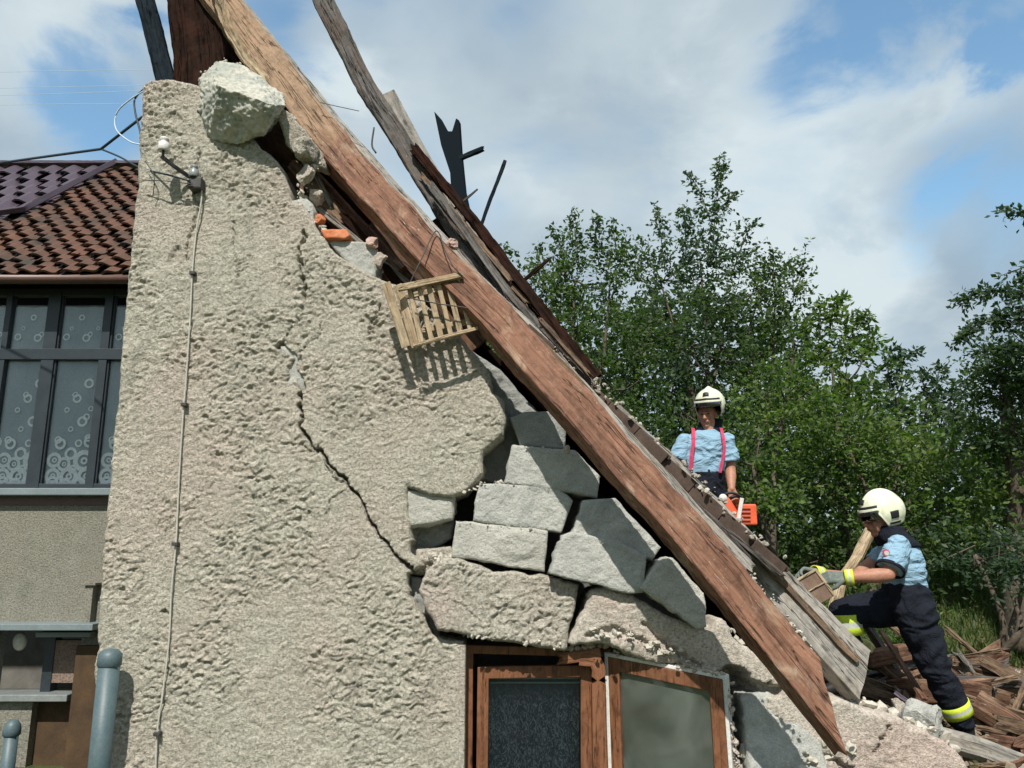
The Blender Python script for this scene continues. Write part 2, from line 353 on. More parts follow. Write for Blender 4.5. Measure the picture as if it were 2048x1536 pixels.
def slab(name, pts, Y, thick, mat, parent=None, sp=.01, h=None, edge_r=.012, rough=.012, cracks=(), pits=(), tilt=(0, 0), seed=1, raw=False, side_mat=None, backamp=.02):
    poly = [(p[0], p[1]) if raw else (U(p[0], p[1], Y).x, U(p[0], p[1], Y).z) for p in pts]
    if rough: poly = rough_poly(poly, rough, max(sp * 1.5, .015), seed)
    P = np.array(poly); x0, z0 = P.min(0) - sp; x1, z1 = P.max(0) + sp
    nx = int((x1 - x0) / sp) + 2; nz = int((z1 - z0) / sp) + 2
    gx, gz = np.meshgrid(x0 + np.arange(nx) * sp, z0 + np.arange(nz) * sp, indexing='ij')
    ccx = (gx[:-1, :-1] + gx[1:, 1:]) / 2; ccz = (gz[:-1, :-1] + gz[1:, 1:]) / 2
    _, _, _, keep = poly_dist(ccx, ccz, poly)
    d, cx, cz, ins = poly_dist(gx, gz, poly)
    used = np.zeros(gx.shape, bool); cnt = np.zeros(gx.shape, int)
    for a in (0, 1):
        for b in (0, 1):
            sl = (slice(a, a + nx - 1), slice(b, b + nz - 1)); used[sl] |= keep; cnt[sl] += keep
    bnd = used & (cnt < 4)
    X = np.where(bnd, cx, gx); Z = np.where(bnd, cz, gz); dist = np.where(bnd, 0, d)
    hh = h(X, Z) if h else np.zeros(X.shape)
    hh = hh * np.clip(dist / .02, .3, 1)
    hh = hh - edge_r * np.clip(1 - dist / max(edge_r, 1e-6), 0, 1) ** 2
    for (line, wdt, dep) in list(cracks) + list(pits):
        lp = [(U(a[0], a[1], Y).x, U(a[0], a[1], Y).z) for a in line]
        dm = np.full(X.shape, 1e9)
        wx = X + (fbm(X * 14, Z * 14, 4, seed + 9, .7) - .5) * .07; wz = Z + (fbm(X * 14 + 50, Z * 14, 4, seed + 5, .7) - .5) * .07
        for i in range(len(lp) - 1):
            (ax, az), (bx, bz) = lp[i], lp[i + 1]; dx, dz = bx - ax, bz - az
            t = np.clip(((wx - ax) * dx + (wz - az) * dz) / (dx * dx + dz * dz + 1e-12), 0, 1)
            dm = np.minimum(dm, np.hypot(wx - ax - t * dx, wz - az - t * dz))
        if len(lp) == 1: dm = np.hypot(wx - lp[0][0], wz - lp[0][1])
        ww = wdt * (.55 + .9 * fbm(X * 6, Z * 6, 2, seed + 3))
        hh = hh - dep * np.clip(1.6 * (1 - dm / ww), 0, 1)
    mx, mz = P.mean(0)
    YY = Y - hh + tilt[0] * (X - mx) + tilt[1] * (Z - mz)
    idx = -np.ones(gx.shape, int); idx[used] = np.arange(used.sum())
    front = np.stack([X[used], YY[used], Z[used]], 1)
    ij = np.argwhere(keep)
    q = np.stack([idx[ij[:, 0], ij[:, 1]], idx[ij[:, 0] + 1, ij[:, 1]], idx[ij[:, 0] + 1, ij[:, 1] + 1], idx[ij[:, 0], ij[:, 1] + 1]], 1)
    # boundary edges
    e = np.concatenate([q[:, [0, 1]], q[:, [1, 2]], q[:, [2, 3]], q[:, [3, 0]]]); key = {}
    E = set(map(tuple, e.tolist())); be = [(a, b) for (a, b) in E if (b, a) not in E]
    bv = sorted(set([a for a, b in be] + [b for a, b in be])); mp = {v: i for i, v in enumerate(bv)}
    nF = len(front); layers = 3; rs = np.random.RandomState(seed)
    extra = []
    base = front[bv]
    for l in range(1, layers + 1):
        c = base.copy(); f = l / layers
        c[:, 1] = base[:, 1] * (1 - f) + (Y + thick + tilt[0] * (base[:, 0] - mx) + tilt[1] * (base[:, 2] - mz)) * f
        if l < layers or True:
            k = (fbm(base[:, 0] * 25 + l * 7, base[:, 2] * 25, 3, seed + 2) - .5) * backamp * 2
            v = np.stack([base[:, 0] - mx, base[:, 2] - mz], 1); v /= (np.linalg.norm(v, axis=1)[:, None] + 1e-9)
            c[:, 0] += v[:, 0] * k; c[:, 2] += v[:, 1] * k
        extra.append(c)
    V = np.concatenate([front] + extra); nb = len(bv)
    faces = q.tolist(); nfr = len(faces)
    for (a, b) in be:
        ia, ib = mp[a], mp[b]; pa, pb = a, b
        for l in range(layers):
            na, nbv = nF + l * nb + ia, nF + l * nb + ib
            faces.append([pb, pa, na, nbv]); pa, pb = na, nbv
    me = bpy.data.meshes.new(name); me.from_pydata(V.tolist(), [], faces); me.update()
    g = me.attributes.new('grain', 'FLOAT_VECTOR', 'POINT'); g.data.foreach_set('vector', V[:, [2, 0, 1]].astype(np.float32).ravel())
    if isinstance(mat, (list, tuple)): mat = mat[0]
    mats = [mat] if side_mat is None else [mat, side_mat]
    if side_mat is not None:
        mi = np.zeros(len(faces), np.int32); mi[nfr:] = 1; me.polygons.foreach_set('material_index', mi)
    return link(name, me, mats, parent, smooth=True)

def stucco_h(amp=.0122, fx=62, fz=86, seed=11):
    def f(X, Z):
        wx = X + (fbm(X * 16, Z * 16, 2, seed + 20) - .5) * .06; wz = Z + (fbm(X * 16 + 9, Z * 16, 2, seed + 30) - .5) * .06
        r = fbm(wx * fx * .62 + wz * 10, wz * fz * .62 - wx * 12, 3, seed, .55)
        ridge = 1 - np.abs(2 * fbm(wx * fx * .5 + 3, wz * fz * .5, 2, seed + 40) - 1) * 2.2
        mask = np.clip((fbm(X * 3.2, Z * 3.2, 3, seed + 50) - .30) * 4.0, .42, 1.2)
        low = (fbm(X * 2.5, Z * 2.5, 3, seed + 60) - .5) * .02
        return ((r - .5) * 2.4 + ridge * .55) * amp * mask + low
    return f
def block_h(amp=.004, seed=5):
    return lambda X, Z: (fbm(X * 30, Z * 30, 4, seed, .6) - .5) * 2 * amp + (fbm(X * 7, Z * 7, 2, seed + 1) - .5) * amp * 2

# ------------------------------------------------------------------ beams and tubes
def beam(name, path, w, d, mat, roll=0, seed=1, rough=.004, cut0=0, cut1=0, jag0=.0, jag1=.0, parent=None, step=.04, round_=.18, wob=.012, taper=None, smooth=False):
    P = [Vector(p) for p in path]; seg = [(P[i + 1] - P[i]).length for i in range(len(P) - 1)]; Lt = sum(seg)
    n = max(3, int(Lt / step)); rng = random.Random(seed)
    def at(s):
        s = min(max(s, 0), Lt)
        for i, l in enumerate(seg):
            if s <= l + 1e-9 or i == len(seg) - 1: return P[i] + (P[i + 1] - P[i]) * (s / l if l else 0)
            s -= l
    prof = []
    K = 5
    for (ax, ay, bx, by) in ((-1, -1, 1, -1), (1, -1, 1, 1), (1, 1, -1, 1), (-1, 1, -1, -1)):
        for k in range(K):
            f = (k / (K - 1)) * (1 - round_) + round_ / 2
            prof.append((ax + (bx - ax) * f, ay + (by - ay) * f))
    verts = []; gr = []; m = len(prof)
    oy = seed * 3.17
    for i in range(n + 1):
        s = Lt * i / n; c = at(s); t = (at(s + .08) - at(s - .08)).normalized()
        side = Vector((0, 1, 0)); side = (side - t * side.dot(t)).normalized(); up = side.cross(t).normalized()
        if up.z < 0 and abs(up.z) > .05: up = -up
        R = Matrix.Rotation(roll, 3, t); side = R @ side; up = R @ up
        wv = up * (wob * (mnoise.noise(Vector((s * 1.6, oy, 0))))) + side * (wob * mnoise.noise(Vector((s * 1.6, oy, 9))))
        tf = taper(s / Lt) if taper else 1
        for (a, b) in prof:
            uu = b * w / 2 * tf; vv = a * d / 2 * tf
            nn = mnoise.noise(Vector((s * 5, a * 2 + oy, b * 2))) + .7 * mnoise.noise(Vector((s * 18, a * 5 + oy, b * 5)))
            p = c + wv + up * (uu + b * nn * rough) + side * (vv + a * nn * rough)
            off = 0
            e0 = max(0, 1 - s / .25); e1 = max(0, 1 - (Lt - s) / .25)
            off += e0 * (cut0 * b + jag0 * mnoise.noise(Vector((a * 3 + oy, b * 3, 1))) * 2) + e1 * (cut1 * b + jag1 * mnoise.noise(Vector((a * 3 + oy, b * 3, 5))) * 2)
            verts.append(p + t * off); gr.append((s + off + oy, vv + oy, uu))
    faces = []
    for i in range(n):
        for k in range(m):
            k2 = (k + 1) % m; faces.append((i * m + k, i * m + k2, (i + 1) * m + k2, (i + 1) * m + k))
    for base, i0 in ((0, 0), (n * m, 1)):
        c = sum((verts[base + k] for k in range(m)), Vector()) / m; ci = len(verts); verts.append(c); g = gr[base]; gr.append((g[0], oy, 0))
        for k in range(m):
            k2 = (k + 1) % m; faces.append((ci, base + k2, base + k) if i0 == 0 else (ci, base + k, base + k2))
    me = bpy.data.meshes.new(name); me.from_pydata(verts, [], faces); me.update()
    at_ = me.attributes.new('grain', 'FLOAT_VECTOR', 'POINT'); at_.data.foreach_set('vector', np.array(gr, np.float32).ravel())
    bm = bmesh.new(); bm.from_mesh(me); bmesh.ops.recalc_face_normals(bm, faces=bm.faces); bm.to_mesh(me); bm.free()
    o = link(name, me, mat, parent)
    if smooth: me.shade_smooth()
    return o
def B(pts): return [U(*p) for p in pts]
def T(label, name, pts, w, d, mat, cat='beam', **k):
    return tag(beam(name, B(pts), w, d, mat, **k), label, cat)

def tube_into(V, Fc, pts, r, sides=6, r1=None):
    pts = [Vector(p) for p in pts]; n = len(pts); b0 = len(V)
    for i, p in enumerate(pts):
        t = (pts[min(i + 1, n - 1)] - pts[max(i - 1, 0)]).normalized()
        a = t.orthogonal().normalized() if abs(t.z) > .95 else t.cross(Vector((0, 0, 1))).normalized(); b = t.cross(a)
        rr = r if r1 is None else r + (r1 - r) * i / max(1, n - 1)
        for k in range(sides):
            an = 2 * pi * k / sides; V.append(tuple(p + a * rr * cos(an) + b * rr * sin(an)))
    for i in range(n - 1):
        for k in range(sides):
            k2 = (k + 1) % sides; Fc.append((b0 + i * sides + k, b0 + i * sides + k2, b0 + (i + 1) * sides + k2, b0 + (i + 1) * sides + k))
    Fc.append(tuple(b0 + k for k in range(sides))[::-1]); Fc.append(tuple(b0 + (n - 1) * sides + k for k in range(sides)))
def catmull(pts, k=8):
    pts = [Vector(p) for p in pts]; P = [pts[0] * 2 - pts[1]] + pts + [pts[-1] * 2 - pts[-2]]; out = []
    for i in range(1, len(P) - 2):
        for j in range(k):
            t = j / k; a, b, c, d = P[i - 1], P[i], P[i + 1], P[i + 2]
            out.append(.5 * ((2 * b) + (c - a) * t + (2 * a - 5 * b + 4 * c - d) * t * t + (3 * b - a - 3 * c + d) * t ** 3))
    out.append(pts[-1]); return out
def tube(name, pts, r, mat, parent=None, sides=8, r1=None, curve=True):
    V = []; Fc = []; tube_into(V, Fc, catmull(pts) if curve and len(pts) > 2 else pts, r, sides, r1)
    me = bpy.data.meshes.new(name); me.from_pydata(V, [], Fc); me.update(); return link(name, me, mat, parent, smooth=True)
def lathe(bm, prof, M, n=20):
    rings = []
    for (r, z) in prof:
        if r < 1e-5: rings.append([bm.verts.new(M @ Vector((0, 0, z)))]); continue
        rings.append([bm.verts.new(M @ Vector((r * cos(2 * pi * k / n), r * sin(2 * pi * k / n), z))) for k in range(n)])
    for a, b in zip(rings, rings[1:]):
        for k in range(n):
            k2 = (k + 1) % n
            if len(a) == 1 and len(b) == 1: continue
            if len(a) == 1: bm.faces.new((a[0], b[k2], b[k]))
            elif len(b) == 1: bm.faces.new((a[k], a[k2], b[0]))
            else: bm.faces.new((a[k], a[k2], b[k2], b[k]))
def chunk_into(bm, c, r, rng, sub=2, flat=1.0, rough=.28):
    g = bmesh.ops.create_icosphere(bm, subdivisions=sub, radius=1); o = Vector((rng.random() * 50, rng.random() * 50, rng.random() * 50))
    R = Matrix.Rotation(rng.random() * 6, 3, Vector((rng.random() - .5, rng.random() - .5, rng.random() - .5)).normalized())
    sx = (r * rng.uniform(.75, 1.3), r * rng.uniform(.6, 1.0), r * rng.uniform(.5, .95) * flat)
    for v in g['verts']:
        p = v.co.copy(); L = 4 if sub > 1 else 3
        # cut facets: quantise the direction slightly so that the stone has planes
        q = Vector([max(-.72, min(.72, a)) for a in p]) * 1.25
        q *= 1 + rough * mnoise.noise(p * 1.6 + o) + rough * .5 * mnoise.noise(p * 5 + o)
        v.co = R @ Vector((q.x * sx[0], q.y * sx[1], q.z * sx[2])) + c

# ------------------------------------------------------------------ ground
def ter_h(x, y):
    h = 0
    if y > 7.2: h += 1.9 * (1 - math.exp(-((y - 7.2) / 3.2) ** 2)) * (1 if x > 0 else .2)
    h += .25 * mnoise.noise(Vector((x * .35, y * .35, 0))) + .06 * mnoise.noise(Vector((x * 1.7, y * 1.7, 3)))
    # heap of rubble under the fallen roof
    sx = min(1, max(0, (x - 1.2) / .8)) * (1 - min(1, max(0, (x - 6.0) / 1.5))); sy = min(1, max(0, (y - 4.2) / .6)) * (1 - min(1, max(0, (y - 6.9) / .8)))
    h = max(h, sx * sy * (.18 + (min(y, 6.7) - 4.8) * .29) * (1 - .55 * min(1, max(0, (x - 2.4) / 1.5))))
    return h
GROUND = MT('grass_and_earth', .95, .1)
_g = GROUND.mix(GROUND.ramp(GROUND.noise(1.1, 6, .65), [(.42, 0.), (.6, 1.)]), (.07, .11, .03), (.13, .12, .055))
_g = GROUND.mix(1, _g, GROUND.ramp(GROUND.noise(40, 5, .7), [(.3, .5), (.7, 1.3)]), 'MULTIPLY'); GROUND.col(_g); GROUND.bump(GROUND.noise(30, 5, .7), 1, .04)
def make_ground():
    xs = sorted(set([-600, -300, -120, -60, -30] + [x * .5 - 16 for x in range(66)] + [30, 60, 120, 300, 600]))
    ys = sorted(set([-300, -100, -40, -15] + [y * .4 - 4 for y in range(62)] + [30, 45, 80, 160, 400, 900]))
    V = [(x, y, ter_h(x, y)) for x in xs for y in ys]; ny = len(ys)
    Fc = [(i * ny + j, (i + 1) * ny + j, (i + 1) * ny + j + 1, i * ny + j + 1) for i in range(len(xs) - 1) for j in range(ny - 1)]
    me = bpy.data.meshes.new('ground'); me.from_pydata(V, [], Fc); me.update()
    tag(link('ground', me, GROUND.m, smooth=True), kind='structure')
make_ground()

# ------------------------------------------------------------------ the ruined house
YW = 4.5
house = thing('ruined_house', 'half collapsed stucco house with a torn gable wall and bent brown window', 'house', U(560, 1530, YW))
main_poly = [(283, 172), (300, 158), (335, 156), (362, 160), (392, 168), (418, 182), (455, 225), (500, 268), (535, 305), (562, 334), (578, 375), (582, 402), (606, 404), (622, 440), (640, 468), (660, 492), (700, 525), (748, 550),
             (790, 565), (812, 575), (840, 600), (900, 640), (925, 680), (958, 718), (976, 738), (984, 785), (1008, 800), (1010, 835), (1006, 872), (966, 902), (966, 948), (932, 985), (906, 997),
             (845, 985), (812, 972), (820, 1058), (826, 1080), (818, 1105), (842, 1128), (814, 1150), (818, 1190), (846, 1232), (862, 1266), (888, 1279), (926, 1284), (926, 1400), (930, 1536), (930, 1690), (170, 1690), (180, 1536), (192, 1300), (206, 1100), (226, 880), (246, 640), (262, 470), (275, 340)]
cracks = [([(610, 462), (602, 500), (601, 540), (612, 590)], .010, .05),
          ([(612, 590), (590, 650), (566, 690)], .006, .02),
          ([(562, 688), (592, 712), (603, 775)], .018, .07),
          ([(597, 790), (601, 850), (640, 910), (672, 945), (712, 985), (745, 1045), (782, 1100), (832, 1150)], .0095, .09),
          ([(640, 910), (600, 890), (560, 880)], .006, .02), ([(640, 915), (670, 960), (690, 968)], .006, .02), ([(603, 700), (640, 660), (648, 600)], .005, .015), ([(700, 970), (660, 1000), (650, 1040)], .005, .015), ([(590, 650), (560, 640), (520, 650)], .005, .015), ([(470, 440), (466, 500), (478, 560)], .005, .015),
          ([(760, 610), (745, 650), (738, 665)], .008, .03), ([(205, 1440), (300, 1425), (330, 1400)], .005, .015),
          ([(395, 300), (392, 420), (372, 520)], .006, .02)]
pits = [([(585, 755), (590, 735)], .035, .022), ([(330, 1222), (337, 1226)], .02, .03), ([(345, 520), (355, 500)], .03, .02)]
slab('wall', main_poly, YW, .32, [STUCCO], house, sp=.0072, h=stucco_h(), edge_r=.02, rough=.018, cracks=cracks, pits=pits, seed=3)
inner_px = [(300, 420), (520, 420), (560, 270), (760, 460), (1000, 712), (1330, 1075), (1640, 1415), (1660, 1690), (200, 1690)]
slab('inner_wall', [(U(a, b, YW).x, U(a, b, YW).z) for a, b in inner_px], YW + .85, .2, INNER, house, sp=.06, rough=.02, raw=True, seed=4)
# side wall of the house running back from the left corner, and the far gable
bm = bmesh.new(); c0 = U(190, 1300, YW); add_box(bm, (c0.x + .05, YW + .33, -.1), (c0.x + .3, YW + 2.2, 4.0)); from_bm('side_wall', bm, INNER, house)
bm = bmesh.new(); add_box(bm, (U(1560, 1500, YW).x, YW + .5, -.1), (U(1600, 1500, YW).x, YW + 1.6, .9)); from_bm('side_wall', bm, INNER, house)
# exposed recess blocks behind the torn render
rec = slab('exposed_block', [(800, 975), (912, 992), (906, 1040), (850, 1052), (808, 1058)], YW + .035, .2, CONC_L, house, sp=.008, h=block_h(.006, 7), edge_r=.02, rough=.008, seed=8)
slab('exposed_block', [(560, 690), (606, 700), (610, 780), (570, 775)], YW + .012, .05, CONC, house, sp=.008, h=block_h(.004, 17), seed=18, edge_r=.01)
slab('exposed_block', [(800, 1050), (908, 1040), (905, 1075), (850, 1110), (815, 1100)], YW + .20, .1, CONC_D, house, sp=.01, h=block_h(.02, 9), seed=19)
slab('exposed_block', [(812, 1100), (900, 1092), (925, 1120), (860, 1150), (815, 1150)], YW + .14, .1, STUCCO_L, house, sp=.01, h=block_h(.03, 29), seed=21)
slab('exposed_block', [(818, 1150), (850, 1160), (868, 1235), (880, 1275), (850, 1268), (822, 1200)], YW + .12, .1, CONC_D, house, sp=.01, h=block_h(.02, 39), seed=22)

slab('exposed_block', [(900, 670), (1000, 740), (1100, 850), (1060, 980), (955, 960), (930, 800)], YW + .30, .1, CONC_D, house, sp=.012, h=block_h(.02, 49), seed=23)
# window: left casement square in the wall, right one twisted out of line
def frame_quad(name, quad, Y, wd, dep, mat, parent, seed=1, Yoff=None):
    """four bars along a photo quadrilateral (tl,tr,br,bl); wd in metres"""
    bm = bmesh.new(); C = [U(q[0], q[1], q[2] if len(q) > 2 else Y) for q in quad]; cen = sum(C, Vector()) / 4
    inn = []
    for i in range(4):
        a, b, c = C[i - 1], C[i], C[(i + 1) % 4]; u = (a - b).normalized(); v = (c - b).normalized(); sn = u.cross(v).length
        inn.append(b + (u + v) * (wd / max(sn, .3)))
    nrm = (C[1] - C[0]).cross(C[3] - C[0]).normalized()
    if nrm.y > 0: nrm = -nrm
    def vs(l, off): return [bm.verts.new(p - nrm * off) for p in l]
    of, if_, ob, ib = vs(C, 0), vs(inn, 0), vs(C, dep), vs(inn, dep)
    for i in range(4):
        j = (i + 1) % 4
        bm.faces.new((of[i], of[j], if_[j], if_[i])); bm.faces.new((ib[i], ib[j], ob[j], ob[i]))
        bm.faces.new((of[i], ob[i], ob[j], of[j])); bm.faces.new((if_[j], ib[j], ib[i], if_[i]))
    bmesh.ops.recalc_face_normals(bm, faces=bm.faces)
    bmesh.ops.subdivide_edges(bm, edges=bm.edges[:], cuts=3, use_grid_fill=True)
    me = bpy.data.meshes.new(name); bm.to_mesh(me); bm.free()
    g = me.attributes.new('grain', 'FLOAT_VECTOR', 'POINT')
    for i, v in enumerate(me.vertices):
        d = v.co - cen; hz = abs(d.z) * 1.0 < 0
        g.data[i].vector = (v.co.z, v.co.x, v.co.y)
    o = link(name, me, mat, parent); bevel(o, .004); return o, inn, nrm
def pane_quad(name, C, nrm, off, mat, parent, thick=.004):
    bm = bmesh.new(); a = [bm.verts.new(p - nrm * off) for p in C]; b = [bm.verts.new(p - nrm * (off + thick)) for p in C]
    bm.faces.new(a); bm.faces.new(b[::-1])
    for i in range(4): bm.faces.new((a[i], b[i], b[(i + 1) % 4], a[(i + 1) % 4]))
    bmesh.ops.recalc_face_normals(bm, faces=bm.faces); return from_bm(name, bm, mat, parent)
win = bpy.data.objects.new('window', None); COL.objects.link(win); win.parent = house
YF = YW + .10
o, inn, nr = frame_quad('outer_frame', [(930, 1290), (1222, 1298), (1232, 1720), (926, 1720)], YF, .045, .10, WINF, win)
o, inn, nr = frame_quad('casement', [(955, 1334), (1184, 1330), (1186, 1720), (950, 1720)], YF - .02, .062, .05, WINF, win)
pane_quad('pane', inn, nr, .02, GLASS, win)
# lace curtain in the left sash
LACE = MT('speckled_lace', .9, .1)
_n = LACE.noise(30, 5, .75, 2.5, LACE.coord((1.6, 1, .8))); _z = LACE.N.new('ShaderNodeSeparateXYZ'); LACE.L.new(LACE.tc, _z.inputs[0])
_m = LACE.math('MULTIPLY', LACE.ramp(_n, [(.50, 0.), (.56, 1.)]), LACE.ramp(LACE.math('MULTIPLY', _z.outputs[2], 1), [(.25, 1.), (.38, 0.)]))
LACE.col(LACE.mix(_m, (.075, .09, .115), (.30, .31, .36)))
bm = bmesh.new(); q = [p - nr * .10 + Vector((0, 0, 0)) for p in inn]; vv = [bm.verts.new(p) for p in q]; bm.faces.new(vv)
bmesh.ops.subdivide_edges(bm, edges=bm.edges[:], cuts=24, use_grid_fill=True)
for v in bm.verts: v.co.y += .012 * sin(v.co.x * 60) + .006 * sin(v.co.x * 23 + 1)
cu = from_bm('curtain', bm, LACE.m, win, True)
bm = bmesh.new(); boxpx(bm, 980, 1353, 1166, 1358, YF + .04, .006, 1440); boxpx(bm, 980, 1364, 1166, 1367, YF + .04, .006, 1440); from_bm('curtain_rail', bm, SILL, win)
o = beam('mullion', B([(1160, 1316, YF - .05), (1192, 1322, YF - .06), (1196, 1330, YF - .06), (1202, 1720, YF - .06)]), .075, .07, WINF, round_=.1, wob=0, rough=.001, parent=win, seed=4)
o = beam('broken_head', B([(1122, 1316, YF - .05), (1200, 1306, YF - .06)]), .062, .06, WINF, round_=.1, wob=0, rough=.002, jag0=.04, parent=win, seed=5)
# twisted right casement (swung inwards at its left side, its right side pushed out)
qR = [(1208, 1304, YF - .02), (1452, 1352, YF - .30), (1478, 1720, YF - .30), (1222, 1720, YF - .02)]
o, innR, nrR = frame_quad('leaning_frame', qR, YF, .02, .08, WINFW, win)
qR2 = [(1213, 1312, YF - .022), (1444, 1360, YF - .30), (1468, 1720, YF - .30), (1226, 1720, YF - .022)]
o, innR, nrR = frame_quad('casement', qR2, YF, .068, .06, WINF, win)
pane_quad('pane', innR, nrR, .025, GLASS_D, win)
slab('curtain', [(1225, 1350), (1440, 1400), (1460, 1700), (1232, 1700)], YF + .16, .004, mat_simple('green_grey_cloth', (.055, .075, .06), (.09, .11, .085), 2.5), win, sp=.03, rough=0, edge_r=.001, h=lambda X, Z: .02 * np.sin(X * 40))
rng = random.Random(5)
bm = bmesh.new()
for i in range(150):   # mortar crumbs stuck along the twisted frame and the window head
    t = rng.random()
    if t < .35: p = U(1225 + 228 * rng.random(), 0, YF); k = rng.random(); p = U(1225, 1302, YF - .04).lerp(U(1452, 1350, YF - .28), k)
    elif t < .7: k = rng.random(); p = U(1456, 1360, YF - .29).lerp(U(1476, 1560, YF - .28), k)
    else: k = rng.random(); p = U(1130, 1298, YF - .07).lerp(U(1215, 1290, YF - .05), k)
    chunk_into(bm, p + Vector((rng.gauss(0, .006), rng.gauss(0, .02), rng.gauss(0, .006))), rng.uniform(.006, .018), rng, 1)
tag(from_bm('mortar_crumbs', bm, PLASTER, house), kind='stuff')

# stucco skin above the window (reads as lintel) and plastered reveal
bm = bmesh.new(); p = U(921, 1290, YW - .012); add_box(bm, (p.x - .004, YW - .012, 0), (p.x + .028, YW + .1, p.z)); bevel(from_bm('window_reveal', bm, STUCCO_L, house), .006)

# ------------------------------------------------------------------ loose masonry
def block(label, pts, Y, mat=CONC, tilt=(0, 0), thick=.24, seed=1, name='concrete_block', cat='block', h=None, rough=.010, edge=.008, cracks=(), sp=.0085, side=None):
    if cat == 'block':
        mx = sum(p[0] for p in pts) / len(pts); my = sum(p[1] for p in pts) / len(pts); pts = [(mx + (p[0] - mx) * 1.045, my + (p[1] - my) * 1.075) for p in pts]
    o = slab(name, pts, 0 + Y, thick, mat, None, sp=sp, h=h or block_h(.007, seed), edge_r=edge, rough=rough, tilt=tilt, seed=seed, cracks=cracks, side_mat=side)
    return tag(o, label, cat, 'blocks broken out of the gable' if cat == 'block' else None)
block('dark grey block in shade, topmost of the broken block stack', [(1022, 838), (1050, 826), (1112, 824), (1132, 850), (1128, 893), (1042, 890)], YW + .06, CONC_D, (.15, 0), seed=31)
block('long grey block with a slanting shadow edge, second from the top of the stack', [(1028, 893), (1148, 902), (1196, 950), (1192, 992), (1014, 965)], YW + .0, CONC, (.05, .1), seed=32)
block('wide pale grey block in the middle of the broken block stack', [(962, 968), (1112, 976), (1142, 1002), (1120, 1062), (950, 1040)], YW - .02, CONC, (.03, .05), seed=33)
def patch_h(X, Z):
    c = U(1035, 1088, YW); m = np.clip(1.6 - ((X - c.x) / .11) ** 2 - ((Z - c.z) / .075) ** 2, 0, 1)
    return block_h(.004, 34)(X, Z) + m * (.008 + stucco_h(.009)(X, Z))
block('grey block with a round patch of rough render left on its face', [(916, 1045), (1094, 1062), (1086, 1142), (908, 1112)], YW - .03, CONC_L, (.02, .0), seed=34, h=patch_h)
block('grey block with one mortar covered corner, resting on another block beside the fallen timber', [(1168, 1004), (1232, 1000), (1318, 1092), (1300, 1116), (1235, 1094), (1148, 1066)], YW - .05, CONC, (.05, .15), seed=35, h=block_h(.01, 35))
block('bluish grey block with a diagonal shadow and chipped right end, above the fallen slab', [(1128, 1074), (1150, 1068), (1240, 1086), (1290, 1112), (1284, 1182), (1262, 1184), (1104, 1146)], YW - .12, CONC, (.02, .1), seed=36)
block('pale broken block wedged right under the long timber', [(1322, 1126), (1346, 1120), (1408, 1186), (1412, 1250), (1396, 1256), (1284, 1178)], YW - .16, CONC_L, (.05, .1), seed=37, h=block_h(.009, 37), rough=.012)
block('grey block end showing between torn render and roof boards near the top of the gable', [(572, 402), (612, 398), (626, 410), (628, 452), (604, 446)], YW + .02, CONC, (0, 0), seed=38)
block('grey block with a straight right end under a strip of orange brick', [(652, 478), (742, 486), (754, 500), (750, 552), (735, 556), (690, 520)], YW + .03, CONC, (0, 0), seed=39)
block('shadowed blue grey block lying at the foot of the fallen wall', [(1498, 1412), (1555, 1400), (1640, 1462), (1668, 1560), (1660, 1690), (1510, 1690)], YW - .22, CONC, (.1, .35), seed=40, h=block_h(.012, 40), rough=.015, sp=.011)
# fallen slab of rendered wall
sl = slab('wall_fragment', [(848, 1140), (880, 1112), (930, 1118), (985, 1140), (1085, 1148), (1160, 1170), (1152, 1215), (1140, 1252), (1132, 1300), (1010, 1284), (940, 1272), (876, 1262), (850, 1215), (838, 1180)], YW - .05, .28, [STUCCO_L], None, sp=.0085, h=stucco_h(.0145, seed=81), edge_r=.016, rough=.02, seed=41, tilt=(.02, .06), cracks=[([(890, 1200), (930, 1215), (960, 1240)], .006, .015)])
tag(sl, 'cracked slab of pinkish roughcast wall sitting on top of the window head', 'wall fragment')
sl = slab('wall_fragment', [(1186, 1182), (1230, 1180), (1290, 1200), (1360, 1240), (1420, 1262), (1440, 1240), (1480, 1290), (1540, 1330), (1620, 1400), (1690, 1400), (1760, 1420), (1850, 1462), (1900, 1490), (1935, 1560), (1960, 1690), (1484, 1690), (1466, 1540), (1452, 1350), (1330, 1330), (1215, 1296), (1142, 1290), (1165, 1230)],
          YW - .11, .42, [PLASTER], None, sp=.0095, h=lambda X, Z: stucco_h(.006, seed=91)(X, Z) + (fbm(X * 2.2, Z * 2.2, 4, 77) - .5) * .07, edge_r=.012, rough=.035, seed=42, tilt=(-.05, .02),
          cracks=[([(1290, 1250), (1350, 1300), (1400, 1330)], .012, .03), ([(1490, 1500), (1500, 1400), (1470, 1360)], .07, .22), ([(1560, 1380), (1500, 1370)], .03, .08), ([(1740, 1500), (1770, 1450)], .01, .03), ([(1700, 1536), (1600, 1500), (1560, 1536)], .02, .05), ([(1180, 1270), (1230, 1262), (1300, 1290)], .02, .03)])
tag(sl, 'long collapsed sheet of pale pink plastered wall sliding down to the lower right', 'wall fragment')
